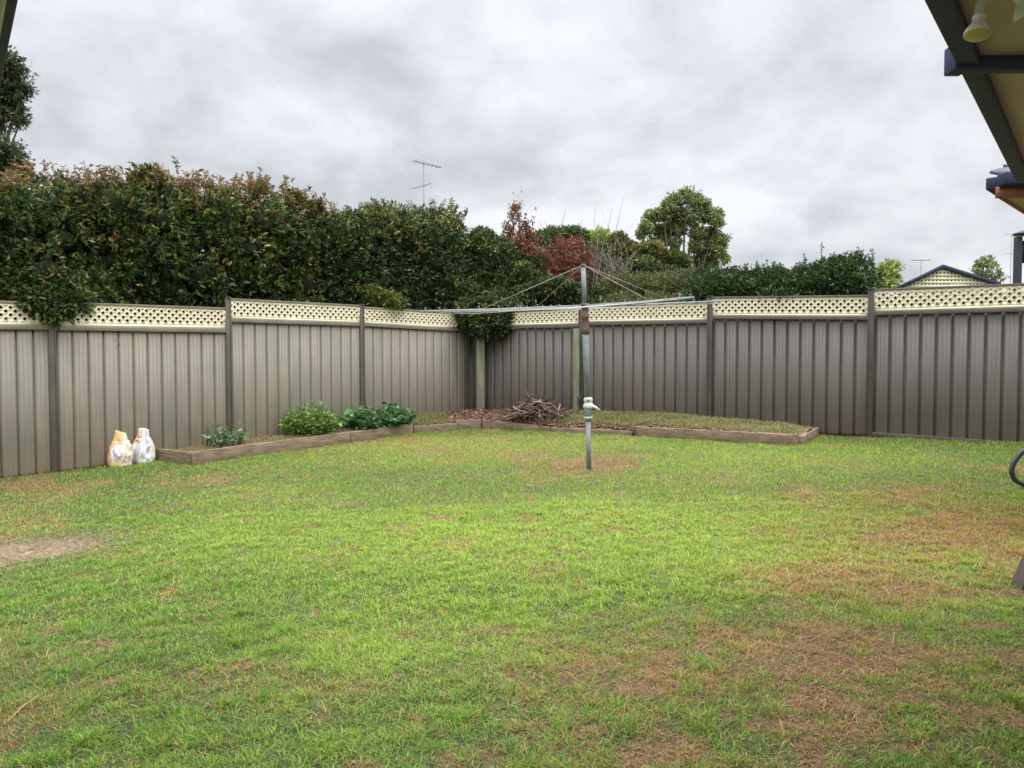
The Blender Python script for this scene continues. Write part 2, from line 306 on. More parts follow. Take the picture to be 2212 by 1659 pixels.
def blades(acc, n, xr, yr, hgt, wid, seg2, spread=.9, mask=yard_mask, view=True, bend=.5):
    nt_ = int((xr[1] - xr[0]) * (yr[1] - yr[0]) * 230); tcx = rng.uniform(*xr, nt_); tcy = rng.uniform(*yr, nt_); tw_ = rng.gamma(1.3, 1, nt_); ti = rng.choice(nt_, n, p=tw_ / tw_.sum())
    free = rng.random(n) < .42; sg = rng.uniform(.012, .032, nt_)[ti]
    x = np.where(free, rng.uniform(*xr, n), tcx[ti] + rng.normal(size=n) * sg); y = np.where(free, rng.uniform(*yr, n), tcy[ti] + rng.normal(size=n) * sg); tv = np.where(free, .5, rng.random(nt_)[ti]); tcol = np.where(free, rng.random(n), rng.random(nt_)[ti])
    ang = np.arctan2(y - tcy[ti], x - tcx[ti]); ang = np.where(free, rng.uniform(0, 6.283, n), ang)
    k = mask(x, y)
    if view: k &= (np.abs(x) < y * .80 + .9)
    x, y, tv, tcol, ang = x[k], y[k], tv[k], tcol[k], ang[k]
    s, b, d, lit_ye = lawn(x, y); r = rng.random(len(x))
    k = r > np.maximum(b * .60, s * .80); x, y, s, b, d, lit_ye, tv, tcol, ang = (q[k] for q in (x, y, s, b, d, lit_ye, tv, tcol, ang)); m = len(x)
    lush = .72 + .55 * fbm(x, y, 2.6, 14)
    h = hgt * rng.uniform(.5, 1.25, m) * (.7 + .6 * tv) * lush * (1 - .45 * b) * (1 - .55 * s); wd = wid * rng.uniform(.7, 1.3, m)
    th = ang + rng.normal(0, .8, m)
    lean = rng.uniform(.25, 1.0, m) * spread
    dx = np.cos(th) * np.sin(lean); dy = np.sin(th) * np.sin(lean); dz = np.cos(lean)
    ph = th + math.pi / 2 + rng.normal(0, .5, m); sx = np.cos(ph) * wd / 2; sy = np.sin(ph) * wd / 2
    z0 = gz(x, y) + (fbm(x, y, 1.3, 20) - .5) * .035 + (fbm(x, y, 7, 21) - .5) * .018 - .004
    base = np.stack((x, y, z0), 1); D = np.stack((dx, dy, dz), 1); S = np.stack((sx, sy, np.zeros(m)), 1)
    mid = base + D * (h * .55)[:, None]; D2 = np.stack((dx * (1 + bend), dy * (1 + bend), dz * (1 - bend)), 1); tip = mid + D2 * (h * .5)[:, None]
    # colour of each blade: green, lime, yellow, straw, brown by patch, painted light and chance
    r1 = rng.random(m); r2 = rng.random(m)
    deep = np.array((.128, .28, .036)); lime = np.array((.355, .535, .072)); yel = np.array((.58, .60, .14)); st = np.array((.60, .42, .16)); br = np.array((.44, .26, .10)); blu = np.array((.15, .27, .075))
    c = mixc(np.tile(deep, (m, 1)), lime, np.clip(lit_ye * .85 + (fbm(x, y, .55, 40) - .35) * .7 + (r1 - .5) * .5 + (tcol - .5) * .6 + .22, 0, 1))
    c = mixc(c, blu, np.clip((fbm(x, y, .8, 44) - .5) * 2.5, 0, 1) * .6 * (1 - lit_ye))
    c = mixc(c, yel, np.clip(lit_ye * .5 * r2 + (r2 > .93) * .6, 0, 1))
    pd = np.clip(d * 1.25 + b * .6 + .07, 0, 1); isd = rng.random(m) < pd * .9
    c[isd] = mixc(np.tile(st, (isd.sum(), 1)), br, rng.random(isd.sum()) ** 1.3)
    iss = rng.random(m) < s; c[iss] = np.array((.42, .33, .23)) * rng.uniform(.7, 1.15, (iss.sum(), 1))
    c *= rng.uniform(.72, 1.2, (m, 1))
    if seg2:
        v = np.stack((base - S, base + S, mid + S * .8, mid - S * .8, tip), 1).reshape(-1, 3); i = np.arange(m)[:, None] * 5
        acc.add(v, [i + np.array([[0, 1, 2, 3]]), i + np.array([[3, 2, 4]])], np.repeat(c, 5, 0))
    else:
        tip = base + D * h[:, None]; v = np.stack((base - S, base + S, tip), 1).reshape(-1, 3); i = np.arange(m)[:, None] * 3
        acc.add(v, [i + np.array([[0, 1, 2]])], np.repeat(c, 3, 0))
ga = Acc()
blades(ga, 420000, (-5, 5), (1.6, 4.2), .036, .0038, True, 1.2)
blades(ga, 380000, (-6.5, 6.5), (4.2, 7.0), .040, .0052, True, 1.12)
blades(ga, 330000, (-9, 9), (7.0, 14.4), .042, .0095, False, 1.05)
def thatch_layer(acc, n, xr, yr, hgt, wid):
    x = rng.uniform(*xr, n); y = rng.uniform(*yr, n); k = yard_mask(x, y) & (np.abs(x) < y * .8 + .9); x, y = x[k], y[k]; s, b, d, lit_ye = lawn(x, y); k = rng.random(len(x)) < .10 + .9 * np.clip(b + d * .7 + s, 0, 1); x, y, s, b, d = (q[k] for q in (x, y, s, b, d)); m = len(x)
    th = rng.uniform(0, 6.283, m); ln = rng.uniform(1.25, 1.56, m); D = np.stack((np.cos(th) * np.sin(ln), np.sin(th) * np.sin(ln), np.cos(ln)), 1); S = np.stack((-np.sin(th), np.cos(th), 0 * th), 1) * (wid * rng.uniform(.5, 1.3, m))[:, None] / 2
    z0 = gz(x, y) + (fbm(x, y, 1.3, 20) - .5) * .035 + (fbm(x, y, 7, 21) - .5) * .018 + .002 + rng.uniform(0, .008, m); p = np.stack((x, y, z0), 1); c = pick_([(.46, .31, .15), (.36, .21, .10), (.24, .13, .065), (.52, .39, .20), (.42, .23, .10)], m) * rng.uniform(.6, 1.15, (m, 1)); c = np.where(s[:, None] > .4, c * .5 + np.array((.30, .24, .15)) * .45, c); kd = field(x, y, [(1330, 1003, 46, 6, 1), (1222, 1012, 42, 5, 1), (1275, 1014, 30, 5, 1)], warp=.12) < .45
    p, S, D, c = p[kd], S[kd], D[kd], c[kd]; m = len(p); h = hgt * rng.uniform(.5, 1.4, m); v = np.stack((p - S, p + S, p + D * h[:, None]), 1).reshape(-1, 3); acc.add(v, [np.arange(m)[:, None] * 3 + np.array([[0, 1, 2]])], np.repeat(c, 3, 0))
pick_ = lambda cols, m: np.array(cols)[rng.integers(0, len(cols), m)]
thatch_layer(ga, 200000, (-5, 5), (1.6, 4.5), .04, .004); thatch_layer(ga, 260000, (-9, 9), (4.5, 11), .05, .007)
# longer tufts that the mower missed
blades(ga, 9000, (-6.5, 6.5), (1.8, 8), .075, .0055, True, .9)
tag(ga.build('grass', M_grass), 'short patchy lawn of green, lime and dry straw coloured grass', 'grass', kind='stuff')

a = Acc(); q0, q1 = G(14, 1571), G(85, 1523); q0[2] += .02; q1[2] += .045; tube(a, [q0, (q0 + q1) / 2 + (0, 0, .012), q1], [.0032, .0028, .0014], 6, (.62, .55, .25))
tag(a.build('dry_stalk', M_grass), 'single long dry yellow stalk lying on the grass at the lower left', 'stalk')
# ================================================================== FENCES
def fence_D(A, B, px):
    u = (px - 1106) / F; u = u / 1.0                      # x/y ratio (pitch correction is below a pixel here)
    d = B - A; k = (u * A[1] - A[0]) / (d[0] - u * d[1]); return k, A[1] + k * d[1]
def zat(A, B, p1, y1, p2, y2):
    k1, D1 = fence_D(A, B, p1); k2, D2 = fence_D(A, B, p2); z1 = P(p1, y1, D1)[2]; z2 = P(p2, y2, D2)[2]; m = (z2 - z1) / (k2 - k1)
    return z1 - m * k1, z1 + m * (1 - k1)
def sheet(acc, A, B, zb, zt, gw=.034):
    A = np.array(A); B = np.array(B); W = np.linalg.norm(B - A); d = (B - A) / W; n = np.array((d[1], -d[0])); pitch = W / 12
    prof = []
    for i in range(12):
        u = i * pitch; prof += [(u, 0), (u + .004, -.042), (u + gw, -.042), (u + gw + .005, 0), (u + .085, .0), (u + .0865, -.0015), (u + .0885, -.0015), (u + .09, 0), (u + .14, .0), (u + .1415, -.0015), (u + .1435, -.0015), (u + .145, 0)]
    prof.append((W, 0)); prof = np.array(prof); q = A + prof[:, :1] * d + prof[:, 1:] * n; k = prof[:, 0] / W
    zb_ = zb[0] + (zb[1] - zb[0]) * k; zt_ = zt[0] + (zt[1] - zt[0]) * k
    rows = [0, .03, .12, .2, 1]; dirt = [1, 1, .55, 0, 0]; v = []; c = []
    for r, di in zip(rows, dirt):
        v.append(np.column_stack((q, zb_ + (zt_ - zb_) * r))); c.append(np.full((len(q), 3), di))
    m = len(q); ix = np.arange(m * len(rows)).reshape(len(rows), m)
    f = np.stack((ix[:-1, :-1], ix[:-1, 1:], ix[1:, 1:], ix[1:, :-1]), -1).reshape(-1, 4)
    acc.add(np.concatenate(v), f, np.concatenate(c))
def lattice(acc, A, B, zb, zt, off=.012):
    A = np.array(A); B = np.array(B); W = np.linalg.norm(B - A); d = (B - A) / W; n = np.array((d[1], -d[0]))
    H = ((zt[0] - zb[0]) + (zt[1] - zb[1])) / 2; p = .1; nx_ = int((W - .03) / p); p = (W - .03) / nx_; q = min(.05, (H - .035) / 5); ym = H - 5 * q - .004; x0 = .015; hx, hy = p * .245, q * .52
    quads = []; tris = []; v = []
    def vert(u, w_): v.append((u, w_)); return len(v) - 1
    def ring(cu, cv):
        o = [vert(cu - p / 2, cv), vert(cu, cv - q), vert(cu + p / 2, cv), vert(cu, cv + q)]; i = [vert(cu - hx, cv), vert(cu, cv - hy), vert(cu + hx, cv), vert(cu, cv + hy)]
        for j in range(4): quads.append((o[j], o[(j + 1) % 4], i[(j + 1) % 4], i[j]))
    for r in range(4):
        cv = ym + q * (r + 1); od = r % 2
        for i in range(nx_ if not od else nx_ - 1): ring(x0 + p * (i + .5 + .5 * od), cv)
        if od:
            for cu, sg in ((x0, 1), (x0 + nx_ * p, -1)):
                tr = (vert(cu, cv - q), vert(cu + sg * p / 2, cv), vert(cu, cv + q)); tris.append(tr if sg > 0 else tr[::-1])
    for i in range(nx_ + 1):
        cu = x0 + i * p; a0 = max(cu - p / 2, x0); a1 = min(cu + p / 2, x0 + nx_ * p)
        tris.append((vert(a0, ym), vert(a1, ym), vert(cu, ym + q)))
    for i in range(nx_):
        cu = x0 + p * (i + .5); lo = max(cu, 0)
        # between the top-row tiles
    for i in range(nx_):
        cu = x0 + i * p + p / 2
        tris.append((vert(cu, ym + 5 * q), vert(cu - p / 2, ym + 5 * q), vert(cu, ym + 4 * q - 0)))if False else None
    for i in range(nx_):
        cu = x0 + i * p + p / 2
        # top row is an odd row: gaps are below y=ym+5q around x0+i*p+p/2
        tris.append((vert(cu - p / 2, ym + 5 * q), vert(cu, ym + 4 * q), vert(cu + p / 2, ym + 5 * q)))
    for (u0, u1, w0, w1) in ((0, W, 0, ym), (0, W, ym + 5 * q, H), (0, x0, ym, ym + 5 * q), (x0 + nx_ * p, W, ym, ym + 5 * q)):
        quads.append((vert(u0, w0), vert(u1, w0), vert(u1, w1), vert(u0, w1)))
    v = np.array(v); k = v[:, 0] / W; z0 = zb[0] + (zb[1] - zb[0]) * k; z1 = zt[0] + (zt[1] - zt[0]) * k
    xy = A + v[:, :1] * d + n * off; acc.add(np.column_stack((xy, z0 + (z1 - z0) * v[:, 1] / H)), [np.array(quads), np.array(tris)])
def fence_panel(th, A, B, top, bot, rail, ms, mr, ground, lat=True, brail=False):
    """top/bot/rail: (px1,y1,px2,y2) rows of cream top, cream bottom, underside of the mid rail"""
    d = (B - A) / np.linalg.norm(B - A); A_ = A + d * .035; B_ = B - d * .035
    zt = zat(A, B, *top); zc = zat(A, B, *bot); zr = zat(A, B, *rail)
    if lat:
        a = Acc(); lattice(a, A_, B_, zc, zt); a.build('lattice_panel', M_cream, th, solid=.006)
        a = Acc(); obox(a, A_, B_, -.02, .022, (zt[0], zt[0] + .032), (zt[1], zt[1] + .032)); a.build('rail', mr, th, bevel=.003)
    a = Acc(); obox(a, A_, B_, -.024, .026, (zr[0], zc[0]), (zr[1], zc[1])); a.build('rail', mr, th, bevel=.004)
    a = Acc(); sheet(a, A_, B_, ground, zr, .020 if th.name == 'fence' else .034); a.build('steel_sheet', ms, th, solid=.002)
    if brail: a = Acc(); obox(a, A_, B_, -.035, .03, (ground[0] + .02, ground[0] + .075), (ground[1] + .02, ground[1] + .075)); a.build('rail', M_postR, th, bevel=.004)
    return zt
def fence_post(th, A, d, z0, z1, m):
    n = np.array((d[1], -d[0])); a = Acc()
    q = A - n * 0
    obox(a, q - d * .038, q + d * .038, -.03, .018, (z0, z1), (z0, z1))          # web
    for s in (-1, 1): obox(a, q + d * (s * .036 - .006), q + d * (s * .036 + .006), .018, .036, (z0, z1 - .001), (z0, z1 - .001))
    obox(a, q - d * .043, q + d * .043, -.035, .04, (z1, z1 + .012), (z1, z1 + .012))
    a.build('post', m, th, bevel=.002)
def gl(p, dz=0): return float(gz(p[0], p[1])) + dz
A_, B_ = FL['L1'], FL['L3']
fl = thing('fence', (*FL['L2'], gl(FL['L2'])), 'beige grey corrugated steel fence with cream lattice along the left side of the lawn', 'fence')
dL = (FL['L2'] - FL['L1']) / 2.379; dR = (FL['R1'] - FL['R2']) / 2.377
LP = [('L0', 'L1', (5, 655, 95, 657.5), (5, 702.5, 95, 702.8), (5, 712, 95, 712.5)), ('L1', 'L2', (122, 656.5, 486, 669), (122, 704.7, 486, 710), (122, 713.5, 486, 718.7)),
      ('L2', 'L3', (500, 648.7, 771, 662.4), (500, 687.7, 771, 696.8), (500, 696, 771, 704.7)), ('L3', 'L4', (786, 666.5, 993, 679), (786, 697.5, 993, 709.5), (786, 705, 993, 716))]
tops = {}
for a0, b0, t_, c_, r_ in LP:
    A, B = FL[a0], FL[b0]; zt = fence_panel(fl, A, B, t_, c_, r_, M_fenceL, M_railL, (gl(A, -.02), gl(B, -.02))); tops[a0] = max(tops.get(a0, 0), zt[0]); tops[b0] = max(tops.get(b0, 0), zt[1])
A, B = FL['Lm'], FL['L0']; zt = tops['L0']
a = Acc(); lattice(a, A, B, (zt - .30, zt - .30), (zt, zt)); a.build('lattice_panel', M_cream, fl, solid=.006)
a = Acc(); obox(a, A, B, -.024, .026, (zt - .36, zt - .30), (zt - .36, zt - .30)); a.build('rail', M_railL, fl)
a = Acc(); sheet(a, A, B, (gl(A), gl(B)), (zt - .36, zt - .36)); a.build('steel_sheet', M_fenceL, fl, solid=.002)
for k in ('L0', 'L1', 'L2', 'L3', 'L4'): fence_post(fl, FL[k], dL, gl(FL[k], -.02), tops[k] + .035, M_postL)
# short filler sheet between the last left post and the corner
zc_ = tops['L4'] - .36
a = Acc(); Q = FL['L4'] + dL * .30; nL_ = np.array((dL[1], -dL[0]))
sheet(a, FL['L4'] + dL * .04, Q, (gl(Q), gl(Q)), (zc_, zc_)); a.build('steel_sheet', M_fenceR, fl, solid=.002)
fr = thing('fence', (*FL['R2'], gl(FL['R2'])), 'dark brown corrugated steel fence with stepped cream lattice at the right of the lawn', 'fence')
RP = [('R4', 'R3', (1105, 676, 1247, 668), (1105, 703, 1247, 699.5), (1105, 710, 1247, 707.5)), ('R3', 'R2', (1262, 664, 1526, 655.8), (1262, 696, 1526, 690.8), (1262, 703.5, 1526, 698.5)),
      ('R2', 'R1', (1537, 645.5, 1871, 641.8), (1537, 682, 1871, 683), (1537, 689.5, 1871, 690.8)), ('R1', 'R0', (1888, 629.3, 2212, 616.8), (1888, 673, 2212, 663.6), (1888, 681.4, 2212, 673))]
tops = {}
for a0, b0, t_, c_, r_ in RP:
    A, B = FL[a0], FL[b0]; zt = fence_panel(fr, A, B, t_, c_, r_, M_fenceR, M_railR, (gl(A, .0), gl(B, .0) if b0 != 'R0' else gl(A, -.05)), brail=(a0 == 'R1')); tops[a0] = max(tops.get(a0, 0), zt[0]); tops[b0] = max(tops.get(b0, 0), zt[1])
A, B = FL['R0'], FL['Rm']; zt = tops['R0']
a = Acc(); lattice(a, A, B, (zt - .30, zt - .30), (zt, zt)); a.build('lattice_panel', M_cream, fr, solid=.006)
a = Acc(); obox(a, A, B, -.024, .026, (zt - .36, zt - .30), (zt - .36, zt - .30)); a.build('rail', M_railR, fr)
a = Acc(); sheet(a, A, B, (gl(A), gl(B)), (zt - .36, zt - .36)); a.build('steel_sheet', M_fenceR, fr, solid=.002)
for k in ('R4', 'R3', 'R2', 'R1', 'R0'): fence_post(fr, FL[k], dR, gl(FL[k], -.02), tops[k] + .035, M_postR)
def timber_post(px, ytop, D, wid, label):
    p = P(px, ytop, D); a = Acc(); z0 = gl(p)
    obox(a, p[:2] - np.array((wid / 2, 0)), p[:2] + np.array((wid / 2, 0)), -.04, .05, (z0, p[2]), (z0, p[2]))
    tag(a.build('timber_post', M_timber, bevel=.006), label, 'post')
timber_post(1038, 708, 14.42, .155, 'wide grey green timber post standing in the back corner of the fences')
timber_post(1245, 710, 13.22, .10, 'narrow mossy timber post in front of the fence behind the clothesline pole')

# ================================================================== GARDEN BEDS
BK = np.array([FL['L1'] + (FL['L2'] - FL['L1']) * .521, FL['L4'], (-.72, 14.72), FL['R1'] + (FL['R2'] - FL['R1']) * .288])
Fp = np.array([(-4.45, 10.25), (-2.65, 12.1), (-1.76, 13.15), (-1.0, 13.42), (-.54, 13.38), (.67, 12.72), (1.93, 11.77), (3.92, 10.07)])
Bp = np.array([BK[0], (-3.45, 12.49), (-2.35, 13.49), (-1.5, 14.25), (-.8, 14.76), (1.25, 13.39), (2.6, 12.48), BK[3]])
SH = np.array([.13, .15, .12, .12, .17, .08, .09, .12])      # soil above the lawn at the front
MB_ = np.array([.10, .17, .2, .24, .25, .27, .28, .10])       # and at the back
nu, nvv = 220, 40; s = np.linspace(0, 7, nu); ii = np.minimum(s.astype(int), 6); fr_ = s - ii
lerp = lambda Aq: Aq[ii] * (1 - fr_)[:, None] + Aq[ii + 1] * fr_[:, None] if Aq.ndim == 2 else Aq[ii] * (1 - fr_) + Aq[ii + 1] * fr_
F_, Bk_, sh, mb = lerp(Fp), lerp(Bp), lerp(SH), lerp(MB_)
def bed_pt(u, v):  # u 0..7, v 0..1
    i = np.minimum(np.asarray(u).astype(int), 6); f = u - i; f2 = f[..., None]
    Fq = Fp[i] * (1 - f2) + Fp[i + 1] * f2; Bq = Bp[i] * (1 - f2) + Bp[i + 1] * f2; xy = Fq * (1 - v[..., None]) + Bq * v[..., None]
    sh_ = SH[i] * (1 - f) + SH[i + 1] * f; mb_ = MB_[i] * (1 - f) + MB_[i + 1] * f
    z = gz(xy[..., 0], xy[..., 1]) + sh_ * (1 - v) + mb_ * v + .03 * np.sin(np.pi * v) + (fbm(xy[..., 0], xy[..., 1], 3.2, 50) - .5) * .10 * np.clip(np.sin(np.pi * v) + .3, 0, 1)
    return xy, z
U, V = np.meshgrid(s, np.concatenate(([.0, .012], np.linspace(0.03, .985, nvv - 2)))); XY, ZB = bed_pt(U, V); ZB[0] = gz(XY[0, :, 0], XY[0, :, 1]) - .03; ZB[1] = np.minimum(ZB[1], gz(XY[1, :, 0], XY[1, :, 1]) + np.interp(s, range(8), SH) * .8)
c0 = np.array((.17, .13, .075)); c1 = np.array((.15, .085, .055)); tmix = np.clip(np.exp(-((U - 3.9) / .9) ** 2) + np.where(U > 4.4, np.clip(.75 - V * 1.8, 0, 1), 0), 0, 1)
CB = mixc(np.tile(c0, U.shape + (1,)), c1, tmix) * (.7 + .6 * fbm(XY[..., 0], XY[..., 1], 12, 60))[..., None]
ix = np.arange(nu * nvv).reshape(nvv, nu); fq = np.stack((ix[:-1, :-1], ix[:-1, 1:], ix[1:, 1:], ix[1:, :-1]), -1).reshape(-1, 4)
a = Acc(); a.add(np.dstack((XY, ZB)), fq, CB.reshape(-1, 3)); tag(a.build('garden_soil', M_soil, smooth=True), kind='structure')
def sleeper(th, A, B, h, tk=.05, dz=0, dz2=None):
    A = np.array(A); B = np.array(B); a = Acc(); dz2 = dz if dz2 is None else dz2; L_ = np.linalg.norm(B - A); n = max(2, int(L_ / .15))
    d = (B - A) / L_; nn_ = np.array((d[1], -d[0])); vv = []
    for i in range(n + 1):
        k = i / n; q = A + (B - A) * k; g = gl(q) - .03; hh = h + dz + (dz2 - dz) * k + .03 + random.uniform(-.004, .004); o = random.uniform(-.004, .004)
        vv += [(*(q - nn_ * (tk / 2 - o)), g), (*(q + nn_ * (tk / 2 + o)), g), (*(q + nn_ * (tk / 2 + o)), g + hh), (*(q - nn_ * (tk / 2 - o)), g + hh)]
    f = [(4 * i + j, 4 * (i + 1) + j, 4 * (i + 1) + (j + 1) % 4, 4 * i + (j + 1) % 4) for i in range(n) for j in range(4)] + [(0, 1, 2, 3), (4 * n + 3, 4 * n + 2, 4 * n + 1, 4 * n)]
    a.add(vv, np.array(f)); a.build('sleeper', M_sleeper, th, bevel=.005)
bl = thing('garden_bed', (-2.6, 12.1, gl((-2.6, 12.1))), 'long raised bed edged with brown timber sleepers along the left fence', 'garden bed')
for A, B, h in (((-5.2, 10.81), (-4.47, 10.30), .175), ((-4.45, 10.25), (-2.66, 12.09), .18), ((-2.65, 12.10), (-1.77, 13.12), .175), ((-1.75, 13.15), (-1.0, 13.40), .125), ((-1.02, 13.42), (-.56, 13.38), .185)):
    sleeper(bl, A, B, h)
br_ = thing('garden_bed', (2.6, 11.2, gl((2.6, 11.2))), 'shallow garden bed with sunken timber edging under the dark brown back fence', 'garden bed')
sleeper(br_, (-.52, 13.36), (.66, 12.72), .18, dz2=-.10); sleeper(br_, (.68, 12.70), (1.92, 11.76), .075, dz=0.0, dz2=.0)
sleeper(br_, (1.93, 11.73), (3.90, 10.07), .155); sleeper(br_, (3.93, 10.07), (4.55, 11.02), .13)
# edging stake
a = Acc(); obox(a, (1.90, 11.68), (1.925, 11.66), -.02, .02, (gl((1.9, 11.7)), gl((1.9, 11.7), .21)), (gl((1.9, 11.7)), gl((1.9, 11.7), .21))); a.build('stake', M_rust, br_)

def bed_blades(acc, n, ur, vr, hgt, wid, cols, spread=1.3):
    u = rng.uniform(*ur, n); v = rng.uniform(*vr, n); k = fbm(u, v * 3, 3, 70) > .30; u, v = u[k], v[k]; xy, z = bed_pt(u, v); m = len(u)
    h = hgt * rng.uniform(.4, 1.3, m); th = rng.uniform(0, 6.28, m); ln = rng.uniform(.4, 1, m) * spread; D = np.stack((np.cos(th) * np.sin(ln), np.sin(th) * np.sin(ln), np.cos(ln)), 1)
    ph = th + 1.57 + rng.normal(0, .6, m); S = np.stack((np.cos(ph), np.sin(ph), 0 * ph), 1) * (wid * rng.uniform(.5, 1.3, m))[:, None] / 2
    b = np.column_stack((xy, z - .004)); c = np.array(cols)[rng.integers(0, len(cols), m)] * rng.uniform(.7, 1.25, (m, 1))
    vv = np.stack((b - S, b + S, b + D * h[:, None]), 1).reshape(-1, 3); acc.add(vv, [np.arange(m)[:, None] * 3 + np.array([[0, 1, 2]])], np.repeat(c, 3, 0))
a = Acc()
bed_blades(a, 60000, (4.75, 6.97), (.16, .98), .055, .012, [(.28, .31, .10), (.40, .34, .16), (.20, .25, .07), (.46, .36, .20)])
bed_blades(a, 16000, (.0, 2.0), (.03, .97), .06, .011, [(.34, .27, .15), (.24, .24, .09), (.30, .22, .12)])
bed_blades(a, 9000, (1.6, 3.1), (.03, .97), .06, .012, [(.24, .28, .08), (.36, .32, .15), (.17, .22, .06)])
tag(a.build('dry_grass', M_grass), 'dry grass clippings and weeds covering the raised beds', 'grass', kind='stuff')
# bark and leaf litter
def chips(acc, n, ur, vr, cols, sz):
    u = rng.uniform(*ur, n); v = rng.uniform(*vr, n) ** 1.2; xy, z = bed_pt(u, np.clip(v, 0, 1))
    for i in range(n):
        l = sz * random.uniform(.5, 1.6); wd = l * random.uniform(.25, .5); e_ = np.array([random.gauss(0, 1), random.gauss(0, 1), random.gauss(0, .35)]); e_ /= np.linalg.norm(e_)
        s_ = np.cross(e_, (random.gauss(0, .4), random.gauss(0, .4), 1)); s_ /= np.linalg.norm(s_); t_ = np.cross(e_, s_) * .004; p = np.array((*xy[i], z[i] + .012))
        vv = [p + a_ * e_ * l / 2 + b_ * s_ * wd / 2 + c_ * t_ for c_ in (-1, 1) for (a_, b_) in ((-1, -.6), (1, -1), (.9, 1), (-.8, .8))]
        acc.add(vv, np.array([(3, 2, 1, 0), (4, 5, 6, 7), (0, 1, 5, 4), (1, 2, 6, 5), (2, 3, 7, 6), (3, 0, 4, 7)]), np.array(random.choice(cols)) * random.uniform(.6, 1.3))
a = Acc(); RC = [(.16, .075, .045), (.11, .06, .04), (.24, .13, .08), (.08, .05, .035), (.30, .2, .13)]
chips(a, 1500, (2.9, 5.0), (.02, .9), RC, .07); chips(a, 900, (4.6, 6.6), (.02, .35), RC, .05)
tag(a.build('bark_mulch', M_chip), 'reddish brown bark chips and fallen leaves at the corner of the beds', 'mulch', kind='stuff')

# ---- pile of sticks
def branch(acc, p, d, L_, r, col, depth=0, seg=6):
    pts = [np.array(p, float)]; d = np.array(d, float); d /= np.linalg.norm(d); n = 5
    for i in range(n):
        d = d + np.array([random.gauss(0, .16) for _ in range(3)]); d /= np.linalg.norm(d); pts.append(pts[-1] + d * L_ / n)
    tube(acc, pts, np.linspace(r, r * .55, n + 1), seg, col)
    if depth > 0:
        for i in (2, 3, 4):
            if random.random() < .75:
                dd = d + np.array([random.gauss(0, .7) for _ in range(3)]); branch(acc, pts[i], dd, L_ * .5, r * .55, col, depth - 1, seg)
pile = thing('branch_pile', P(1160, 905, 12.9), 'heap of dead grey brown branches stacked at the back of the bed', 'sticks')
base = P(1158, 905, 13.15); base[2] = gl(base, .2); SC = [(.20, .13, .085), (.14, .09, .06), (.08, .055, .04), (.30, .22, .16), (.06, .04, .03), (.22, .15, .10), (.10, .07, .05)]
for i in range(120):
    px_ = random.gauss(0, .24); py_ = random.gauss(0, .14); hz_ = max(.0, .24 * math.exp(-(px_ / .36) ** 2) * random.random())
    th = random.choice([random.uniform(-.5, .5), random.uniform(-.2, .9), random.uniform(2.4, 3.6)]); l = random.uniform(.22, .55); d = np.array((math.cos(th), random.gauss(0, .4), random.gauss(-.45 * px_ * np.sign(math.cos(th)) * 2, .16))); d /= np.linalg.norm(d)
    a = Acc(); p = base + np.array((px_, py_, hz_ + .02)) - d * l / 2; p[2] = max(p[2], base[2] - .02); branch(a, p, d, l, random.choice([.009, .013, .018, .024]), random.choice(SC), 1 if random.random() < .6 else 0)
    a.build('branch', M_stick, pile, smooth=True)
for (x0, y0, x1, y1) in ((1168, 872, 1190, 906), (1210, 872, 1188, 900), (1108, 878, 1135, 892), (1150, 868, 1185, 862), (1130, 905, 1150, 885), (1163, 880, 1178, 898)):
    a = Acc(); q0, q1 = P(x0, y0, 12.95), P(x1, y1, 12.85); branch(a, q0, q1 - q0, np.linalg.norm(q1 - q0) * 1.1, .013, (.34, .25, .18), 1, 7); a.build('branch', M_stick, pile, smooth=True)

# ================================================================== FOLIAGE
import bmesh
bm = bmesh.new(); bmesh.ops.create_icosphere(bm, subdivisions=3, radius=1); ICO = np.array([v.co for v in bm.verts]); ICOF = np.array([[v.index for v in f.verts] for f in bm.faces]); bm.free()
def unit(v): return v / (np.linalg.norm(v, axis=-1, keepdims=True) + 1e-9)
def leaf_quads(acc, p, d, l, w_, c, fold=.25):
    m = len(p); d = unit(d); s = unit(np.cross(d, rng.normal(size=(m, 3)))); nrm = np.cross(d, s)
    mid = p + d * (l * .45)[:, None] - nrm * (w_ * fold)[:, None]; tip = p + d * l[:, None] + np.array((0, 0, -1)) * (l * .12)[:, None]
    v = np.stack((p, mid + s * w_[:, None] / 2, tip, mid - s * w_[:, None] / 2), 1).reshape(-1, 3)
    acc.add(v, [np.arange(m)[:, None] * 4 + np.array([[0, 1, 2, 3]])], np.repeat(c, 4, 0))
M_core = mat('shade_core', (.020, .022, .012), .95, nscale=20, namt=.5, spec=.1)  # near-black lumps inside foliage, painting shade into the gaps between leaves
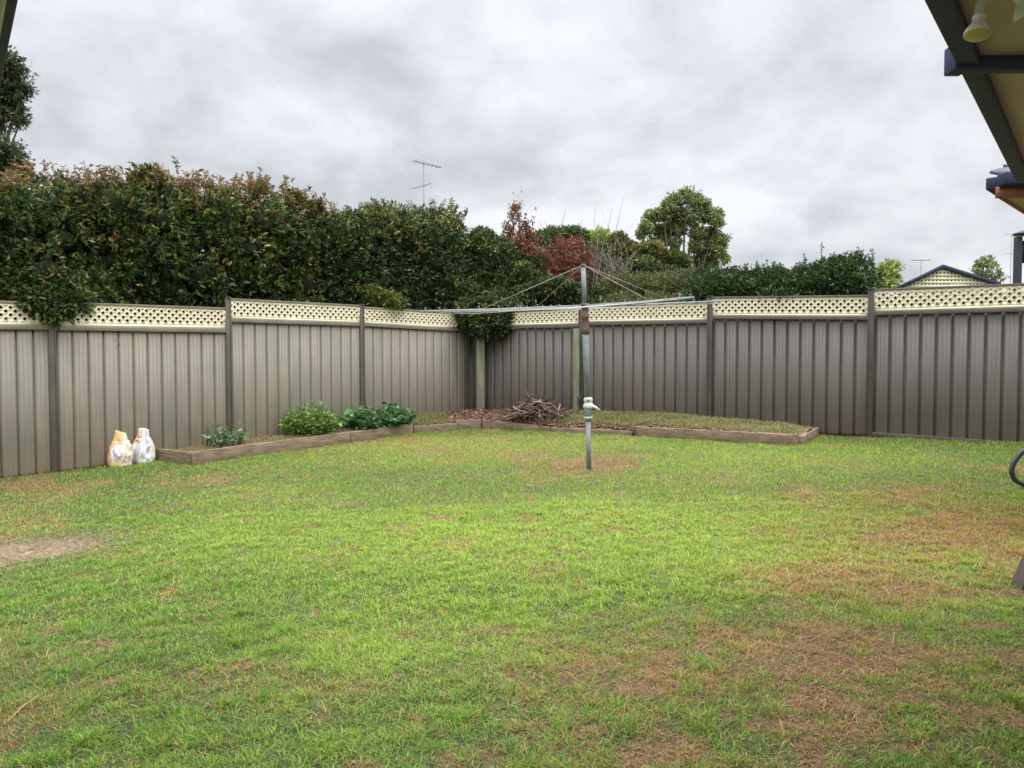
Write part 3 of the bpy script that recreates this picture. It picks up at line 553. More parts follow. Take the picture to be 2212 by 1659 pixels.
def foliage(acc, blobs, shoots, leaf, nleaf, colf, core=.42, corecol=(.02, .03, .012), spread=1.0, depth=.35, up=.35, asp=.36, corenoise=.16, inner=.85, clip=None, gauss=0):
    """blobs: rows (x,y,z,rx,ry,rz). shoots: rosettes of leaves spread over the outside of the union of the blobs"""
    B = np.array(blobs, float); rad = B[:, 3:6]; wgt = rad.mean(1) ** 2; cnt = rng.choice(len(B), shoots, p=wgt / wgt.sum())
    n = unit(rng.normal(size=(shoots, 3))); f = 1.03 - depth * rng.random(shoots) ** 1.6; p = B[cnt, :3] + n * rad[cnt] * f[:, None]
    if gauss: n = rng.normal(size=(shoots, 3)); p = B[cnt, :3] + n * rad[cnt] * gauss; n = unit(n)
    keep = np.ones(shoots, bool)
    for b in (B if not gauss else ()):
        q = (((p - b[:3]) / b[3:6]) ** 2).sum(1); keep &= ~(q < .55)
    p, n = p[keep], n[keep]
    if inner:
        mi = int(shoots * inner); ci = rng.choice(len(B), mi, p=wgt / wgt.sum()); ni = unit(rng.normal(size=(mi, 3))); pi_ = B[ci, :3] + ni * rad[ci] * rng.uniform(.52, .8, mi)[:, None]; p = np.concatenate((p, pi_)); n = np.concatenate((n, ni))
    if clip is not None: kk = clip(p); p, n = p[kk], n[kk]
    m = len(p); k = nleaf
    ax = unit(n + np.array((0, 0, up)) + rng.normal(0, .35, (m, 3)))
    pp = np.repeat(p, k, 0) + rng.normal(0, leaf * .22, (m * k, 3)); dd = unit(np.repeat(ax, k, 0) + rng.normal(0, .62 * spread, (m * k, 3)))
    l = leaf * rng.uniform(.4, 1.4, m * k) * np.repeat(rng.uniform(.75, 1.2, m), k); dr = .45 + 1.25 * fbm(p[:, 0] * .8 + p[:, 1], p[:, 2] * 1.3, 1.7, 77)
    c = np.repeat(colf(p, n) * dr[:, None], k, 0) * rng.uniform(.55, 1.75, (m * k, 1)) * (1.22, 1.16, .9)
    leaf_quads(acc, pp, dd, l, l * asp, c)
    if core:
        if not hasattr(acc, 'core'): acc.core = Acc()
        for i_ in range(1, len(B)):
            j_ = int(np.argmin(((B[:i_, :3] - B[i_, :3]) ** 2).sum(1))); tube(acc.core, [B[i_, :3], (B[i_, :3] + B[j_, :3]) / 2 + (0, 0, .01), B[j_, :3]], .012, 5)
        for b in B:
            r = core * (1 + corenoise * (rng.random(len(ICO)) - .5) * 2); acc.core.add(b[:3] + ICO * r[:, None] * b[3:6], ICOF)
def fbuild(acc, name, th):
    o = acc.build(name, M_leaf, th)
    if hasattr(acc, 'core'): acc.core.build('shade_core', M_core, th)
    return o
def pick(cols, wts, m):
    c = np.array(cols)[rng.choice(len(cols), m, p=np.array(wts) / sum(wts))]; return c
def stems(th, pts, r, name='trunk'):
    for (p0, p1) in pts:
        a = Acc(); p0 = np.array(p0, float); p1 = np.array(p1, float); mid = (p0 + p1) / 2 + np.array((random.gauss(0, .08), random.gauss(0, .08), 0)); tube(a, [p0, mid, p1], [r, r * .8, r * .55], 8); a.build(name, M_bark, th, smooth=True)

# ---- tall hedge behind the left fence
def fenceL_at(px, off):
    u = (px - 1106) / F; n = np.array((-dL[1], dL[0])); A = FL['L1'] + n * off; B = FL['L2'] + n * off; d = B - A; k = (u * A[1] - A[0]) / (d[0] - u * d[1]); return A + k * d
def fenceR_at(px, off):
    u = (px - 1106) / F; n = np.array((-dR[1], dR[0])); A = FL['R2'] + n * off; B = FL['R1'] + n * off; d = B - A; k = (u * A[1] - A[0]) / (d[0] - u * d[1]); return A + k * d
def hedge_blobs(at, px0, px1, step, prof, off, base_z, r, jit=.12, thick=2):
    out_ = []; px = px0
    while px <= px1:
        yt = np.interp(px, [q[0] for q in prof], [q[1] for q in prof])
        for t in range(thick):
            xy = at(px, off + t * r * 1.1); zt = P(px, yt, xy[1])[2] - r * .85 if t == 0 else P(px, yt, at(px, off)[1])[2] - r * .7
            z = base_z
            while z < zt:
                out_.append((xy[0] + random.gauss(0, jit), xy[1] + random.gauss(0, jit), z + random.gauss(0, .06), r * random.uniform(.85, 1.2), r * random.uniform(.85, 1.2), r * random.uniform(.8, 1.1))); z += r * random.uniform(.85, 1.1)
            out_.append((xy[0], xy[1], zt, r * random.uniform(.8, 1.05), r, r * random.uniform(.8, 1.0)))
        px += step * random.uniform(.8, 1.2)
    return out_
profA = [(a_, b_ + 12) for a_, b_ in [(-700, 360), (-200, 378), (0, 396), (60, 382), (130, 388), (200, 392), (290, 385), (400, 393), (440, 388), (480, 400), (560, 402), (600, 415), (650, 428), (680, 442), (705, 455)]]
def photinia(topz, frac, red=1.0):
    def f(p, n):
        m = len(p); t = np.clip((p[:, 2] - (topz - 1.0)) / 1.1, 0, 1); c = pick([(.032, .058, .020), (.050, .085, .026), (.07, .105, .032), (.022, .042, .020)], [3, 3, 1.6, 2.4], m)
        nb = fbm(p[:, 0] + p[:, 1], p[:, 2] * 1.2, 1.3, 33); r = rng.random(m); lime = r < .10 + .35 * np.clip(nb - .5, 0, 1); c[lime] = np.array((.15, .17, .045)) * rng.uniform(.7, 1.2, (lime.sum(), 1))
        red_ = rng.random(m) < (frac + .30 * t ** 2 + np.clip(nb - .5, 0, 1) * .32) * red; c[red_] = pick([(.24, .145, .06), (.19, .165, .055), (.26, .11, .07), (.24, .20, .08)], [2.5, 3, .6, 3], red_.sum())
        return c
    return f
hA = thing('hedge', (*fenceL_at(250, 1.2), 0), 'tall dense hedge with orange tipped leaves rising behind the left fence', 'hedge')
bA = hedge_blobs(fenceL_at, -420, 690, 42, profA, .80, 1.35, .50)
drape = []
for (px, py, r, of) in ((95, 632, .36, .42), (150, 645, .34, .40), (50, 622, .34, .45), (200, 632, .32, .45), (120, 655, .28, .28), (140, 668, .22, .16), (105, 672, .24, .14), (80, 652, .24, .28), (175, 658, .20, .22), (118, 684, .14, .05), (72, 648, .20, .10), (168, 652, .20, .10), (90, 662, .18, .08), (150, 664, .16, .08)):
    xy = fenceL_at(px, of); q = P(px, py, xy[1]); drape.append((*xy, q[2], r, r, r * .85))
def behindL(p, zc=2.14):
    nb = np.array((-dL[1], dL[0])); o = (p[:, :2] - FL['L1']) @ nb; return (o > .08) | ((o > -.35) & (p[:, 2] > zc))
clipA = lambda p: behindL(p, 2.0)
a = Acc(); foliage(a, bA, 46000, .088, 6, photinia(4.35, .015), up=.5, clip=clipA); foliage(a, drape, 2600, .088, 6, photinia(4.35, .03), up=.2, clip=clipA, core=None)
# separate shoots standing above the clipped top
for _ in range(260):
    px = random.uniform(-300, 700); yt = np.interp(px, [q[0] for q in profA], [q[1] for q in profA]); xy = fenceL_at(px, random.uniform(.5, 1.3)); b0 = P(px, yt + 4, xy[1]); hgt = random.uniform(.08, .34) * (1.5 if random.random() < .12 else 1)
    top = b0 + np.array((random.gauss(0, .06), random.gauss(0, .06), hgt)); tube(a, [b0, top], [.005, .003], 4, (.12, .07, .04)); m = int(14 + hgt * 70); t = rng.random(m)[:, None]; pp = b0 + (top - b0) * t
    dd = unit(rng.normal(0, 1, (m, 3)) * (1, 1, .4) + (0, 0, .6)); l = rng.uniform(.05, .095, m); leaf_quads(a, pp, dd, l, l * .34, pick([(.30, .15, .07), (.26, .20, .07), (.34, .13, .09), (.10, .13, .04), (.32, .24, .10)], [3, 3, 1.5, 3, 1.5], m))
for (px, py) in ((325, 358), (310, 366), (340, 372), (562, 388), (640, 408), (682, 425)):       # the taller tufts
    xy = fenceL_at(px, .8); q = P(px, py + 22, xy[1]); foliage(a, [(*q, .17, .15, .14)], 60, .085, 6, photinia(4.2, .12), core=None, gauss=.6, up=.8)
fbuild(a, 'foliage', hA)
stems(hA, [((*fenceL_at(px, 1.1), 0.0), (*fenceL_at(px + 15, 1.0), 2.6)) for px in (-100, 60, 200, 340, 470, 610)], .06)
profB = [(690, 462), (720, 462), (760, 465), (790, 458), (820, 444), (860, 460), (900, 458), (950, 452), (990, 452), (1008, 470)]
hB = thing('shrub', (*fenceL_at(850, 1.2), 0), 'dark green rounded shrub with yellowish tips between the tall hedge and the corner', 'shrub')
bB = hedge_blobs(fenceL_at, 712, 975, 34, profB, .86, 1.3, .52, jit=.08)
def greenB(p, n):
    m = len(p); t = np.clip((p[:, 2] - 3.6) / 1.2, 0, 1); c = pick([(.028, .050, .022), (.045, .08, .028), (.065, .10, .032), (.02, .036, .022)], [3, 3, 1.5, 3], m); r = rng.random(m) < .07 + .34 * t
    c[r] = pick([(.20, .20, .06), (.25, .17, .07), (.15, .17, .05)], [3, 2, 3], r.sum()); return c
a = Acc(); foliage(a, bB, 26000, .085, 6, greenB, up=.4, clip=lambda p: behindL(p, 2.1))
xy = fenceL_at(822, .20); q = P(822, 640, xy[1]); foliage(a, [(*xy, q[2] - .04, .30, .2, .16), (xy[0] + .2, xy[1], q[2] - .1, .26, .18, .13), (xy[0] - .18, xy[1], q[2] + .06, .16, .15, .12)], 420, .085, 6, lambda p, n: pick([(.08, .11, .03), (.13, .15, .035)], [1, 1], len(p)), core=None, depth=.9)
for _ in range(60):
    px = random.uniform(700, 1005); yt = np.interp(px, [q[0] for q in profB], [q[1] for q in profB]); xy = fenceL_at(px, random.uniform(.6, 1.3)); b0 = P(px, yt + 8, xy[1]); top = b0 + np.array((random.gauss(0, .06), random.gauss(0, .06), random.uniform(.08, .3)))
    tube(a, [b0, top], [.005, .003], 4, (.1, .07, .04)); m = 24; pp = b0 + (top - b0) * rng.random(m)[:, None]; dd = unit(rng.normal(0, 1, (m, 3)) * (1, 1, .4) + (0, 0, .6)); l = rng.uniform(.05, .09, m); leaf_quads(a, pp, dd, l, l * .36, pick([(.22, .19, .06), (.10, .13, .04), (.28, .19, .09)], [2, 3, 1], m))
fbuild(a, 'foliage', hB); stems(hB, [((*fenceL_at(px, 1.2), 0.1), (*fenceL_at(px + 12, 1.1), 2.8)) for px in (760, 860, 940)], .06)

def shrub(name, label, cat, blobs_px, shoots, leaf, colf, D0=None, parts_r=.04, trunk=True, group=None, **kw):
    """blobs_px rows (px, py, D, r_px_x, r_px_z)"""
    bl_ = []
    for (px, py, D, rx, rz) in blobs_px:
        q = P(px, py, D); k = D / F; bl_.append((*q, rx * k, min(rx, rz * 1.3) * k, rz * k))
    c = np.array(bl_)[:, :3].mean(0); th = thing(name, (c[0], c[1], gl(c)), label, cat, group)
    a = Acc(); foliage(a, bl_, shoots, leaf, 6, colf, **kw); fbuild(a, 'foliage', th)
    if trunk:
        tp = [];
        for b in random.sample(bl_, min(3, len(bl_))): tp.append(((c[0] + (b[0] - c[0]) * .3, c[1] + .1, gl(c)), (b[0], b[1], b[2])))
        stems(th, tp, parts_r)
    return th
cf = lambda cols, wts: (lambda p, n: pick(cols, wts, len(p)))
darkg = cf([(.022, .038, .018), (.036, .064, .024), (.060, .088, .030), (.11, .125, .04), (.15, .14, .05)], [3, 3, 2, 1.2, .5])
shrub('shrub', 'dark shrub filling the corner and spilling over the lattice', 'shrub',
      [(1040, 540, 16.2, 45, 42), (1075, 570, 16.0, 55, 50), (1020, 600, 16, 50, 50), (1060, 630, 15.8, 60, 50), (1120, 620, 15.6, 55, 50), (1170, 640, 15.4, 55, 42), (1100, 660, 15.2, 55, 40), (1010, 660, 15.3, 42, 50),
       (1055, 690, 14.6, 40, 28), (1085, 702, 14.35, 24, 24), (1025, 690, 14.6, 30, 30), (1060, 670, 14.5, 46, 26), (1045, 712, 14.35, 22, 16), (1010, 672, 14.6, 24, 26), (1100, 670, 14.4, 26, 20), (1150, 590, 16, 40, 38), (1210, 640, 15.2, 50, 36), (1010, 720, 16, 60, 50), (1090, 715, 15.6, 60, 50), (1180, 715, 15.2, 60, 50)], 17000, .085, darkg)
shrub('shrub', 'mid green bush with bright new leaves behind the clothesline stays', 'shrub',
      [(1040, 515, 17.5, 20, 22), (1160, 540, 17.4, 34, 38), (1195, 520, 17.6, 34, 26), (1235, 515, 17.8, 34, 24), (1180, 580, 17, 50, 44), (1240, 570, 17.3, 50, 44), (1100, 545, 17.5, 30, 30), (1220, 620, 16.4, 55, 36), (1300, 600, 16.6, 60, 45), (1280, 560, 17.5, 40, 34), (1250, 690, 15.2, 50, 50), (1320, 690, 14.9, 50, 50), (1310, 650, 15.6, 50, 40)], 10500, .085,
      cf([(.035, .065, .026), (.06, .10, .035), (.10, .14, .045), (.025, .045, .02)], [3, 3, 1.5, 2]))
redc = cf([(.18, .06, .05), (.23, .095, .065), (.13, .05, .042), (.26, .15, .10), (.07, .085, .04)], [3, 3, 2, 2, 2.5])
shrub('red_shrub', 'tall spiky red leaved shrub poking above the corner greenery', 'shrub',
      [(1113, 462, 16.2, 11, 26), (1098, 500, 16.3, 13, 22), (1133, 505, 16.0, 20, 34), (1120, 535, 16, 22, 26), (1150, 555, 15.9, 20, 34), (1170, 598, 15.8, 16, 28), (1187, 625, 15.7, 12, 18)], 900, .055, redc, gauss=.58, core=None, parts_r=.025, depth=.9, up=1.0)
shrub('red_shrub', 'broad crimson bush standing directly behind the clothesline top', 'shrub',
      [(1205, 545, 16.0, 26, 26), (1240, 540, 16.0, 30, 30), (1220, 580, 15.8, 38, 32), (1262, 565, 15.9, 26, 28), (1245, 605, 15.6, 32, 24), (1190, 590, 15.8, 20, 24)], 1250, .055, cf([(.13, .036, .04), (.18, .055, .05), (.10, .034, .036), (.25, .12, .075), (.075, .075, .04)], [3, 3, 2, 1.5, 1.5]), gauss=.58, core=None, parts_r=.025, depth=.9, up=1.2)
# thin bare twiggy shrub
tw = thing('bare_shrub', P(1300, 640, 15.4), 'leafless twiggy grey shrub with thin upright stems right of the pole top', 'shrub')
a = Acc()
for i in range(46):
    px = random.uniform(1268, 1345); yt = random.uniform(505, 580) if random.random() < .93 else random.uniform(450, 475); q0 = P(px + random.uniform(-14, 14), 650, 15.4 + random.uniform(-.2, .3)); q1 = P(px, yt, 15.5 + random.uniform(-.2, .3))
    if yt < 490: q1 = P(1299 + random.uniform(-3, 3), yt, 15.5)
    branch(a, q0, q1 - q0, np.linalg.norm(q1 - q0), .007, random.choice([(.20, .16, .12), (.13, .10, .08), (.27, .22, .17)]), 1, 4)
a.build('stems', M_stick, tw)
for (px, yt) in ((1208, 452), (1178, 470), (1186, 465), (1196, 475), (1255, 470), (1130, 478)):
    a = Acc(); q0 = P(px + 3, 540, 15.6); q1 = P(px, yt, 15.6); branch(a, q0, q1 - q0, np.linalg.norm(q1 - q0), .006, (.16, .12, .10), 0, 4); a.build('stems', M_stick, tw)
shrub('shrub', 'shrub with golden new leaves in front of the big gum tree', 'shrub',
      [(1335, 530, 17.5, 22, 26), (1350, 555, 17.3, 34, 32), (1400, 560, 17.4, 44, 34), (1450, 575, 17.4, 40, 30), (1380, 590, 17, 50, 34), (1430, 605, 17, 50, 30)], 6500, .085,
      lambda p, n: np.where((rng.random(len(p)) < np.clip((p[:, 2] - 3.5) * 1.1, .05, .75))[:, None], pick([(.17, .145, .05), (.16, .11, .045), (.12, .13, .045)], [3, 1.5, 2], len(p)), pick([(.03, .055, .02), (.05, .085, .026), (.07, .11, .03)], [2, 3, 1], len(p))))
shrub('shrub', 'low dull olive shrub above the lattice between the bare twigs and the dark hedge', 'shrub',
      [(1340, 622, 15.2, 45, 30), (1390, 625, 14.9, 45, 34), (1440, 622, 14.6, 42, 34), (1480, 618, 14.4, 36, 34), (1500, 610, 14.4, 26, 28), (1350, 680, 14.6, 50, 46), (1420, 680, 14.2, 50, 46), (1490, 675, 13.8, 50, 46)], 7000, .065,
      cf([(.08, .095, .045), (.12, .13, .06), (.055, .075, .035), (.17, .15, .08)], [3, 3, 2, 1.2]), asp=.22, up=.9)
# hedge behind the right fence
profR = [(1500, 590), (1530, 588), (1560, 590), (1620, 586), (1660, 580), (1700, 590), (1740, 578), (1780, 570), (1820, 562), (1860, 560), (1885, 572)]
hR = thing('hedge', (*fenceR_at(1700, .8), 0), 'low dark green clipped hedge above the lattice of the right fence', 'hedge')
bR = hedge_blobs(fenceR_at, 1515, 1868, 24, profR, .62, 1.5, .34, jit=.05)
dg = lambda p, n: pick([(.020, .045, .017), (.034, .070, .022), (.055, .10, .03), (.10, .15, .045)], [3, 3, 2, .5 + 0], len(p))
a = Acc(); foliage(a, bR, 24000, .062, 6, dg, up=.8, asp=.34, clip=lambda p: ((p[:, :2] - FL['R1']) @ np.array((-dR[1], dR[0])) > .08))
for _ in range(150):
    px = random.uniform(1505, 1890); yt = np.interp(px, [q[0] for q in profR], [q[1] for q in profR]); xy = fenceR_at(px, random.uniform(.5, 1.0)); b0 = P(px, yt + 6, xy[1]); top = b0 + np.array((random.gauss(0, .03), random.gauss(0, .03), random.uniform(.05, .18)))
    m = 18; pp = b0 + (top - b0) * rng.random(m)[:, None]; dd = unit(rng.normal(0, 1, (m, 3)) * (1, 1, .4) + (0, 0, 1)); l = rng.uniform(.04, .07, m); leaf_quads(a, pp, dd, l, l * .34, dg(pp, dd)); tube(a, [b0, top], [.004, .002], 4, (.05, .06, .03))
for px, yt in ((1775, 520), (1855, 532), (1838, 540), (1885, 536), (1738, 548)):
    xy = fenceR_at(px, .8); b0 = P(px, 575, xy[1]); top = P(px, yt, xy[1]); tube(a, [b0, top], [.006, .003], 4, (.06, .06, .04)); m = 22; pp = b0 + (top - b0) * rng.random(m)[:, None]; dd = unit(rng.normal(0, 1, (m, 3)) + (0, 0, .6)); l = rng.uniform(.04, .06, m); leaf_quads(a, pp, dd, l, l * .4, dg(pp, dd))
for px in (1655, 1690, 1700):
    xy = fenceR_at(px, .10); q = P(px, 640, xy[1]); foliage(a, [(*xy, q[2], .12, .08, .10)], 90, .06, 6, dg, core=None)
fbuild(a, 'foliage', hR); stems(hR, [((*fenceR_at(px, .8), 0.3), (*fenceR_at(px + 6, .8), 2.2)) for px in (1560, 1680, 1800)], .04)

low = []  # added shrub row, a dark backing that makes the lattice holes dark
for px in range(1885, 2330, 22):
    xy = fenceR_at(px, .75); low.append((*xy, P(px, 672, xy[1])[2] + .02, .38, .36, .30)); low.append((*fenceR_at(px, .8), P(px, 700, xy[1])[2], .4, .36, .34))
lo = thing('shrub', (low[9][0], low[9][1], gl(low[9])), 'added dark shrubbery backing the lattice holes of the tallest right panel', 'shrub'); a = Acc()
foliage(a, low, 5000, .07, 6, darkg, core=.8, clip=lambda p: ((p[:, :2] - FL['R1']) @ np.array((-dR[1], dR[0])) > .08) & (p[:, 2] < P(2000, 638, 10.3)[2])); fbuild(a, 'foliage', lo)

# ---- gum tree and the far trees
def tree(name, label, clumps, D, shoots, leaf, colf, base_px, group=None, limb=.07, spread=1.2, core=None, asp=.3, up=0.0):
    b0 = P(base_px[0], base_px[1], D); th = thing(name, (b0[0], b0[1], gl(b0)), label, 'tree', group); k = D / F
    bl_ = [(*P(px, py, D + random.uniform(-1, 1) * 25 * k), r * k, r * k, r * k * .8) for (px, py, r) in clumps]
    a = Acc(); g = np.array((b0[0], b0[1], gl(b0))); fork = b0
    tube(a, [g, (g + fork) / 2 + np.array((.1, 0, 0)), fork], [limb * 2.2, limb * 1.9, limb * 1.5], 10); a.build('trunk', M_bark, th, smooth=True)
    a = Acc()
    for b in bl_:
        e_ = np.array(b[:3]); m1 = fork + (e_ - fork) * .5 + np.array((0, 0, -.08 * np.linalg.norm(e_ - fork))); tube(a, [fork, m1, e_], [limb, limb * .6, limb * .2], 6)
    a.build('limb', M_bark, th, smooth=True)
    a = Acc(); foliage(a, bl_, shoots, leaf, 6, colf, core=core, depth=.8, inner=.1, gauss=.50, up=up, asp=asp, spread=spread, corecol=(.03, .042, .022)); fbuild(a, 'crown', th)
c8 = lambda cx_, cy_, r: ((1200 + cx_ / 1.843) / 1.4467, (450 + cy_ / 1.843) / 1.4467, r / 1.843 / 1.4467)
gum = [c8(*q) for q in ((1680, 315, 48), (1740, 310, 50), (1800, 330, 48), (1640, 345, 40), (1850, 355, 34), (1600, 400, 48), (1545, 425, 50), (1500, 485, 44), (1480, 530, 30), (1700, 400, 60), (1770, 430, 60), (1850, 420, 52), (1910, 400, 46), (1925, 445, 34),
                        (1640, 480, 55), (1580, 510, 44), (1700, 500, 48), (1800, 510, 52), (1880, 520, 50), (1935, 550, 44), (1620, 560, 40), (1680, 570, 40), (1790, 590, 48), (1860, 600, 56), (1930, 620, 40), (1955, 655, 30), (1820, 670, 52), (1890, 680, 44), (1560, 550, 30))]
tree('gum_tree', 'large grey green gum tree with an airy rounded crown on the skyline', [(x_ + random.uniform(-4, 4), y_ + random.uniform(-4, 4), r_ * (random.uniform(.7, .85) if _ else random.uniform(.35, .5))) for x_, y_, r_ in gum for _ in (0, 1)], 48, 9500, .19, cf([(.13, .17, .09), (.18, .21, .11), (.09, .12, .07), (.25, .27, .14)], [3, 3, 2, 1]), (1468, 700), limb=.08, core=None, spread=1.7, asp=.42)
tree('tree', 'dark leafy tree cut by the left edge of the view above the hedge', [(10, 130, 26), (28, 150, 22), (-10, 160, 40), (25, 185, 26), (50, 195, 14), (5, 215, 30), (35, 235, 20), (45, 262, 13), (-15, 240, 40), (20, 205, 24), (-60, 180, 60), (-70, 260, 60)], 24, 5200, .13,
     cf([(.045, .06, .032), (.065, .085, .045), (.035, .045, .026)], [3, 2, 2]), (-60, 480), limb=.09)
tree('tree', 'rounded dark green tree low at the left edge just above the hedge top', [(0, 330, 36), (25, 345, 28), (-30, 340, 45), (40, 370, 22), (10, 375, 34), (-20, 400, 50)], 20, 4200, .10,
     cf([(.04, .06, .028), (.06, .09, .035), (.03, .042, .022)], [3, 2, 2]), (-20, 480), core=.6)
tree('tree', 'pale green bright little tree between the dark hedge and the gable', [(1912, 585, 16), (1925, 575, 13), (1905, 603, 16), (1930, 598, 12), (1918, 615, 18)], 26, 800, .13, cf([(.20, .26, .09), (.14, .19, .06), (.26, .30, .12)], [2, 1, 1]), (1915, 650), limb=.05)
tree('tree', 'thin sparse young tree with open branches right of the gable roof', [(2118, 570, 9), (2132, 562, 8), (2145, 570, 7), (2108, 582, 7), (2130, 590, 10), (2120, 600, 12), (2155, 590, 7), (2148, 603, 8), (2165, 600, 5)], 30, 260, .16, cf([(.12, .15, .08), (.17, .20, .11)], [2, 1]), (2132, 640), limb=.035, core=None)
tree('tree', 'bright lime treetop just visible over the bushes right of the pole', [(1280, 512, 14), (1298, 508, 14), (1265, 518, 12), (1312, 516, 10)], 30, 700, .14, cf([(.16, .24, .06), (.20, .28, .08)], [1, 1]), (1288, 600), limb=.05, core=.6)

# ---- plants in the bed
def herb(px, py, D, stems_, h, w_, leaf, cols, asp, label, nl=16, name='garden_plant'):
    q = P(px, py, D); q[2] = gl(q, .12); th = thing(name, q, label, 'plant'); a = Acc(); st_ = Acc()
    for i in range(stems_):
        an = random.uniform(0, 6.28); r_ = w_ * math.sqrt(random.random()); b0 = q + np.array((math.cos(an) * r_ * .55, math.sin(an) * min(r_, .35) * .5, 0)); hh = h * random.uniform(.55, 1.1) * (1 - .45 * (r_ / w_) ** 2)
        t0 = b0 + np.array((math.cos(an) * r_ * .5, math.sin(an) * min(r_, .35) * .5, hh)); mid = (b0 + t0) / 2 + np.array((0, 0, .06 * hh)); tube(st_, [b0, mid, t0], [.007, .006, .003], 5, (.12, .17, .06))
        t = rng.uniform(.25, 1.02, nl)[:, None]; pp = b0 * (1 - t) + t0 * t; dd = unit(rng.normal(0, 1, (nl, 3)) * (1, 1, .45) + (0, 0, .25)); l = leaf * rng.uniform(.5, 1.2, nl); leaf_quads(a, pp, dd, l, l * asp, pick(cols, [1] * len(cols), nl) * rng.uniform(.7, 1.3, (nl, 1)))
    st_.build('stem', M_leaf, th); a.build('leaves', M_leaf, th)
herb(492, 962, 11.05, 24, .44, .34, .085, [(.16, .26, .12), (.12, .21, .10), (.23, .33, .17)], .45, 'small grey green plant nearest the bags in the left bed', 12)
herb(448, 962, 11.0, 8, .42, .16, .05, [(.16, .18, .10), (.12, .15, .08)], .4, 'wispy thin stemmed weed beside the grey green plant', 10, 'weed')
herb(672, 938, 12.0, 110, .60, .50, .09, [(.14, .27, .045), (.20, .36, .06), (.09, .18, .035), (.27, .38, .09)], .34, 'bushy bright green plant in the middle of the left bed')
herb(712, 935, 12.25, 20, .26, .24, .07, [(.18, .21, .07), (.12, .18, .04)], .4, 'low yellowish plant between the two bushiest plants')
herb(778, 922, 12.6, 44, .46, .42, .14, [(.12, .24, .085), (.17, .33, .12), (.08, .16, .055)], .62, 'broad leaved blue green plant next to the bushy bright one', 13)
herb(845, 920, 13.0, 42, .42, .42, .13, [(.10, .21, .08), (.15, .30, .12), (.07, .15, .06)], .6, 'broad leaved dark green plant furthest right in the left bed', 13)

# ================================================================== ROTARY CLOTHESLINE
base = G(1272, 1014); topp = P(1260, 576, 8.8); hub = P(1262, 661, 8.8)
hoist = thing('clothesline', base, 'tall rotary clothesline with grey pole and wire arms standing in the lawn', 'clothesline')
axis = unit((topp - base)[None])[0]; at = lambda t: base + (topp - base) * t
a = Acc(); tube(a, [base - axis * .1, P(1270.5, 905, 8.8)], .030, 16); a.build('lower_pole', M_galv, hoist, smooth=True)
a = Acc(); tube(a, [P(1270.5, 900, 8.8), P(1263, 662, 8.8)], .039, 16); a.build('outer_tube', M_pole, hoist, smooth=True)
a = Acc(); tube(a, [P(1263, 662, 8.8), topp], .029, 14); a.build('inner_tube', M_pole, hoist, smooth=True)
a = Acc(); lathe(a, [(0.0, .0), (.028, 0), (.034, -.012), (.034, -.03), (.02, -.035), (0, -.036)], topp + axis * .03, axis, 16); a.build('top_cap', M_rust, hoist, smooth=True)
a = Acc(); q = P(1265.3, 722, 8.8); lathe(a, [(.040, 0), (.047, .002), (.047, .07), (.042, .08), (.042, .19), (.05, .20), (.05, .22), (.042, .225), (.042, .33), (.055, .335), (.055, .36), (.03, .365)], q, axis, 18); a.build('sliding_collar', M_rust, hoist, smooth=True)
tips = {'A': P(908, 673, 7.97), 'B': P(1113, 668, 10.6), 'C': P(1498, 643, 6.98), 'D': P(1555, 651, 9.6)}
sta = {'A': 1050, 'B': 1164, 'C': 1391, 'D': 1432}
for k, tp in tips.items():
    d = unit((tp - hub)[None])[0]; fo = 1.28
    a = Acc(); tube(a, [hub + d * .04, hub + d * (np.linalg.norm(tp - hub) * .55) - np.array((0, 0, .008)), tp], [.016, .016, .014], 10)
    am = a.build('arm', M_galv, hoist, smooth=True)
    a = Acc(); mid = hub + d * fo; tube(a, [topp + axis * .01 + d * .025, mid + np.array((0, 0, .012))], .0045, 8); a.build('stay', M_strut, hoist, smooth=True)
    for r_ in (.62, .86, 1.10, 1.34, 1.58, 1.80, 1.96):
        a = Acc(); q = hub + d * r_; tube(a, [q - np.array((0, 0, .012)), q + np.array((0, 0, .035))], .0045, 6); tube(a, [q + np.array((0, 0, .035)), q + np.array((0, 0, .035)) + d * .02], .004, 6)
        a.build('line_hook', M_galv, am)
order = ['A', 'B', 'D', 'C']
for r_ in (.62, .86, 1.10, 1.34, 1.58, 1.80, 1.96):
    a = Acc()
    for i in range(4):
        k0, k1 = order[i], order[(i + 1) % 4]; q0 = hub + unit((tips[k0] - hub)[None])[0] * r_; q1 = hub + unit((tips[k1] - hub)[None])[0] * r_
        ts = np.linspace(0, 1, 7)[:, None]; pts = q0 * (1 - ts) + q1 * ts; pts[:, 2] -= (.022 * r_ * 4 * ts * (1 - ts))[:, 0]; tube(a, pts, .0022, 5)
    a.build('line_wire', M_wire, hoist)
